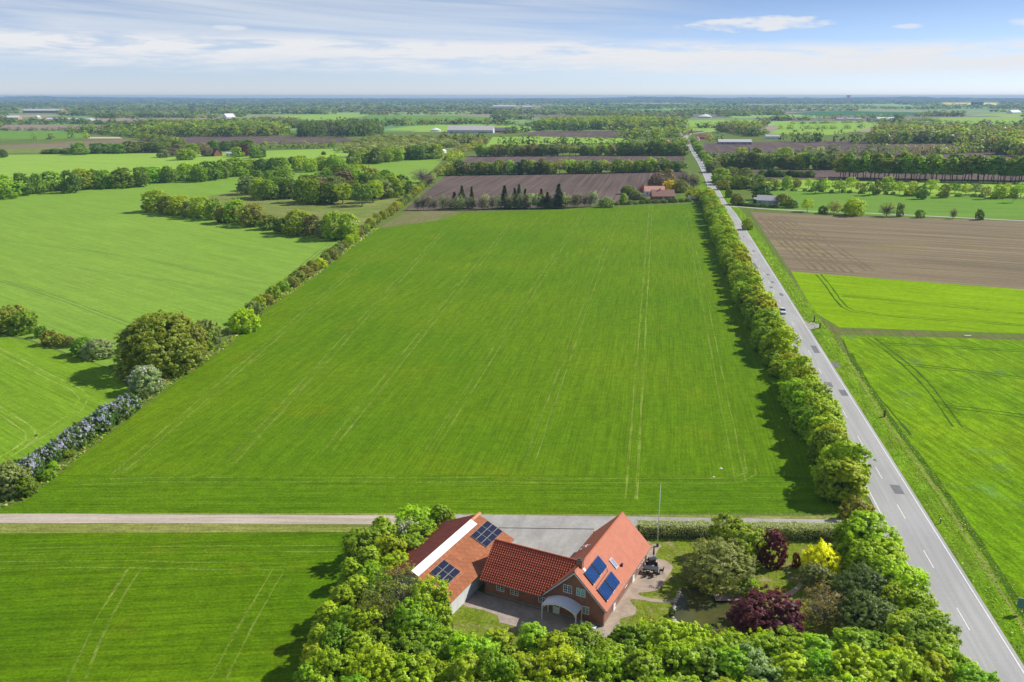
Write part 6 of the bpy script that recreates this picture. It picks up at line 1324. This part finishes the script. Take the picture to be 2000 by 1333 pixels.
# far country from 2.2 km to the horizon: patchwork of fields and belts of trees
def belts(name, d0, d1, gap0, gap1, w, h, lod, label, along_sp, dens, seg):
    P = []; d = d0
    while d < d1:
        half = d * .68 + 120; x = -half
        while x < half:
            ln = NP.uniform(*seg); tilt = NP.uniform(-.14, .14)
            if NP.random() < dens:
                m = max(2, int(ln / along_sp)); t = np.linspace(0, ln, m); thick = NP.uniform(6, 20) if NP.random() < .7 else NP.uniform(30, 90)
                off = NP.uniform(-.35, .35) * (gap0 + (gap1 - gap0) * (d - d0) / (d1 - d0))
                P.append(np.stack([x + t, d + off + t * tilt + NP.normal(size=m) * thick], 1))
            x += ln
        d += (gap0 + (gap1 - gap0) * (d - d0) / (d1 - d0)) * NP.uniform(.8, 1.2)
    P = np.concatenate(P); n = len(P)
    # keep the sighted open fields clear
    keep = np.ones(n, bool)
    for (ax0, ay0, ax1, ay1) in OPEN:
        a0, a1 = G(ax0, ay1), G(ax1, ay0); u = P[:, 0] / P[:, 1]
        u0, u1 = (ax0 - 1000) / (FOC * CP - (ay1 - 666.5) * SP), (ax1 - 1000) / (FOC * CP - (ay0 - 666.5) * SP)
        keep &= ~((u > u0) & (u < u1) & (P[:, 1] > a0.y) & (P[:, 1] < a1.y))
    P = P[keep]; n = len(P)
    merged(name, P, NP.uniform(*w, n), NP.uniform(*h, n), ['mid', 'dark', 'mid', 'green', 'mid', 'dark', 'olive', 'grey'], label, 'woodland', lod=lod, spread=.16)
OPEN = [(180, 233, 492, 241), (0, 243, 215, 256), (486, 224, 720, 238), (640, 225, 960, 242), (1314, 234, 1480, 250), (1500, 237, 1720, 256), (1760, 228, 2000, 245), (1530, 217, 1800, 227), (1880, 221, 2000, 229), (1832, 200.5, 1952, 207.5), (745, 244, 1045, 256), (1000, 240, 1090, 246), (15, 228, 180, 238), (40, 215, 130, 222), (1580, 226, 1750, 240), (1350, 226, 1400, 234), (960, 207, 1060, 214), (430, 224, 460, 236)]
belts('woodland', 1750, 3300, 120, 190, (18, 28), (9, 14), 1, 'hedgerows and small woods of the middle plain', 11, .62, (120, 420))
belts('woodland', 3300, 6000, 230, 340, (20, 32), (9, 14), 2, 'belts of woodland on the far plain', 20, .68, (200, 800))
belts('woodland', 6000, 12500, 420, 700, (40, 70), (10, 17), 2, 'blue woodland belts towards the horizon', 36, .76, (400, 1600))
def far_fields():
    m, t, bs, out, pos = newmat('far_field_cover'); at = t.node('ShaderNodeAttribute', attribute_name='fcol'); n = t.noise(pos, .01, 3); f = t.ss(n, .3, .7, .9, 1.1)
    t.l.new(t.mix(1.0, at.outputs['Color'], t.combine(f, f, f), 'MULTIPLY'), bs.inputs['Base Color']); bs.inputs['Roughness'].default_value = .9
    pal = [(.20, .35, .05), (.15, .29, .04), (.10, .23, .05), (.16, .28, .05), (.30, .23, .16), (.14, .10, .08), (.20, .23, .08), (.13, .24, .05)]
    mb = MB(); cl = []; d = 1650
    while d < 13000:
        dn = d + 220 + d * .06 * NP.uniform(.7, 1.4); half = d * .7 + 150; x = -half + NP.uniform(-100, 0)
        while x < half:
            w_ = NP.uniform(160, 500) * (1 + d / 6000); sk = .17 * (dn - d) + NP.uniform(-20, 20)
            mb.add([(x + 4, d, .012), (x + w_ - 4, d, .012), (x + w_ - 4 + sk, dn - 6, .012), (x + 4 + sk, dn - 6, .012)], [(0, 1, 2, 3)]); c = np.array(pal[NP.integers(len(pal))]) * NP.uniform(.85, 1.15); cl.append((*c, 1)); x += w_
        d = dn
    me = mb.mesh('farmland', m); ca = me.attributes.new('fcol', 'FLOAT_COLOR', 'FACE'); ca.data.foreach_set('color', np.array(cl, dtype=np.float32).ravel())
    return tag(link('farmland', me), 'patchwork of far fields reaching to the horizon', 'fields', None, 'structure')
far_fields()
def hills():
    m = crop('hill_wood', (.03, .06, .03), (.10, .15, .05), 0, .004, .4, .5, (.02, .0012), gscale=.03, bmp=.2, c=(.32, .36, .14)); mb = MB(); n = 220; rows_ = [(10500, 0.0), (11500, .35), (12600, .75), (13800, 1.0), (16000, .9)]
    ph = [rnd.uniform(0, 6) for _ in range(6)]
    for d, k in rows_:
        for i in range(n + 1):
            x = (-1 + 2 * i / n) * 14500; u_ = x / 1000
            z = 27 + 13 * math.sin(u_ * .55 + ph[0]) + 9 * math.sin(u_ * 1.35 + ph[1]) + 5 * math.sin(u_ * 3.1 + ph[2]) + 3.0 * math.sin(u_ * 7.3 + ph[3]) + 2.2 * math.sin(u_ * 17 + ph[4]) + 1.6 * rnd.uniform(-1, 1)
            mb.v.append((x, d + 300 * math.sin(u_ * .4 + ph[5]), min(60, max(0, z)) * k - (.5 if k == 0 else 0)))
    for r_ in range(len(rows_) - 1):
        for i in range(n): a_ = r_ * (n + 1) + i; mb.f.append((a_, a_ + 1, a_ + n + 2, a_ + n + 1))
    o = mb.build('hills', m, None, True); return tag(o, 'low wooded blue hills along the horizon', 'hills', None, 'structure')
hills()
def ridge_wood():
    bpy.context.view_layer.update(); hl = bpy.data.objects['hills']; n = 221; V = np.array([v.co[:] for v in hl.data.vertices]).reshape(5, n, 3); P, B = [], []
    for r_, f in ((1, 1.0), (2, .3), (2, .9), (3, .5), (3, 1.0)):
        for k in range(620):
            u_ = NP.uniform(20, n - 22); i = int(u_); w_ = u_ - i
            if math.sin(u_ * .37 + r_ * 2) + math.sin(u_ * 1.1 + r_) < -.6: continue
            a, b = V[r_ - 1, i] * (1 - w_) + V[r_ - 1, i + 1] * w_, V[r_, i] * (1 - w_) + V[r_, i + 1] * w_; p = a + (b - a) * f; P.append(p[:2]); B.append(p[2] - 2)
    P, B = np.array(P), np.array(B); m = len(P); merged('woodland', P, NP.uniform(40, 90, m), NP.uniform(9, 16, m), MIX + DRK, 'woods along the crest of the far hills', 'woodland', lod=2, spread=.2, base=B)
ridge_wood()
# rough grass tufts on the verges and under the hedges
def tufts(name, lines, per_m, w, hgt, cols, label):
    C, N, sz, cl = [], [], [], []
    for pts, off, width in lines:
        for a, b in zip(pts[:-1], pts[1:]):
            d = (b - a); L_ = d.length; d = d.normalized(); s = Vector((d.y, -d.x, 0)); dist = math.hypot(a.x, a.y); k = int(L_ * per_m * width * min(1, 150 / dist)) 
            for _ in range(k):
                p = a + d * (rnd.random() * L_) + s * (off + rnd.uniform(-.5, .5) * width); C.append((p.x, p.y, rnd.uniform(.05, hgt))); N.append((rnd.gauss(0, .6), rnd.gauss(0, .6), 1)); sz.append(w * rnd.uniform(.6, 1.5) * max(1, dist / 170)); c = C_[rnd.choice(cols)]; cl.append((*[x_ * rnd.uniform(.8, 1.2) for x_ in c], 1))
    me = np_mesh(name, leaf_quads(np.array(C), unit(np.array(N)), np.array(sz)), NP.random(len(C)), [LEAFS], None, np.array(cl)); return tag(link(name, me), label, 'grass', None, 'stuff')
tufts('grass', [(rline[:60], 6.0, 3.6), (rline[:50], 8.8, 1.6)], 4.5, .20, .14, ['lime', 'green', 'lime'], 'long tufted grass on the field side verge of the road')
lb_ = [G(*p) for p in LB]; lbs = smooth_line(lb_, 4)
tufts('grass', [(lbs, -1.6, 2.6)], 5, .4, .3, ['pale', 'lime', 'grey', 'lime'], 'tall pale grass strip between wheat and hedge')
# ------------------------------------------------------------------ air
hz = bpy.data.materials.new('haze_air'); hz.use_nodes = True; t = NT(hz.node_tree); t.n.clear(); o_ = t.node('ShaderNodeOutputMaterial'); pv = t.node('ShaderNodeVolumePrincipled')
pv.inputs['Color'].default_value = (.44, .68, 1.0, 1); pv.inputs['Density'].default_value = 0.000082; pv.inputs['Anisotropy'].default_value = 0.0
t.l.new(pv.outputs[0], o_.inputs['Volume'])
hb = MB().box(-17000, 17000, -3000, 17500, -1.5, 76).build('haze', hz); tag(hb, 'thin blue spring haze over the whole plain', 'haze', None, 'stuff')
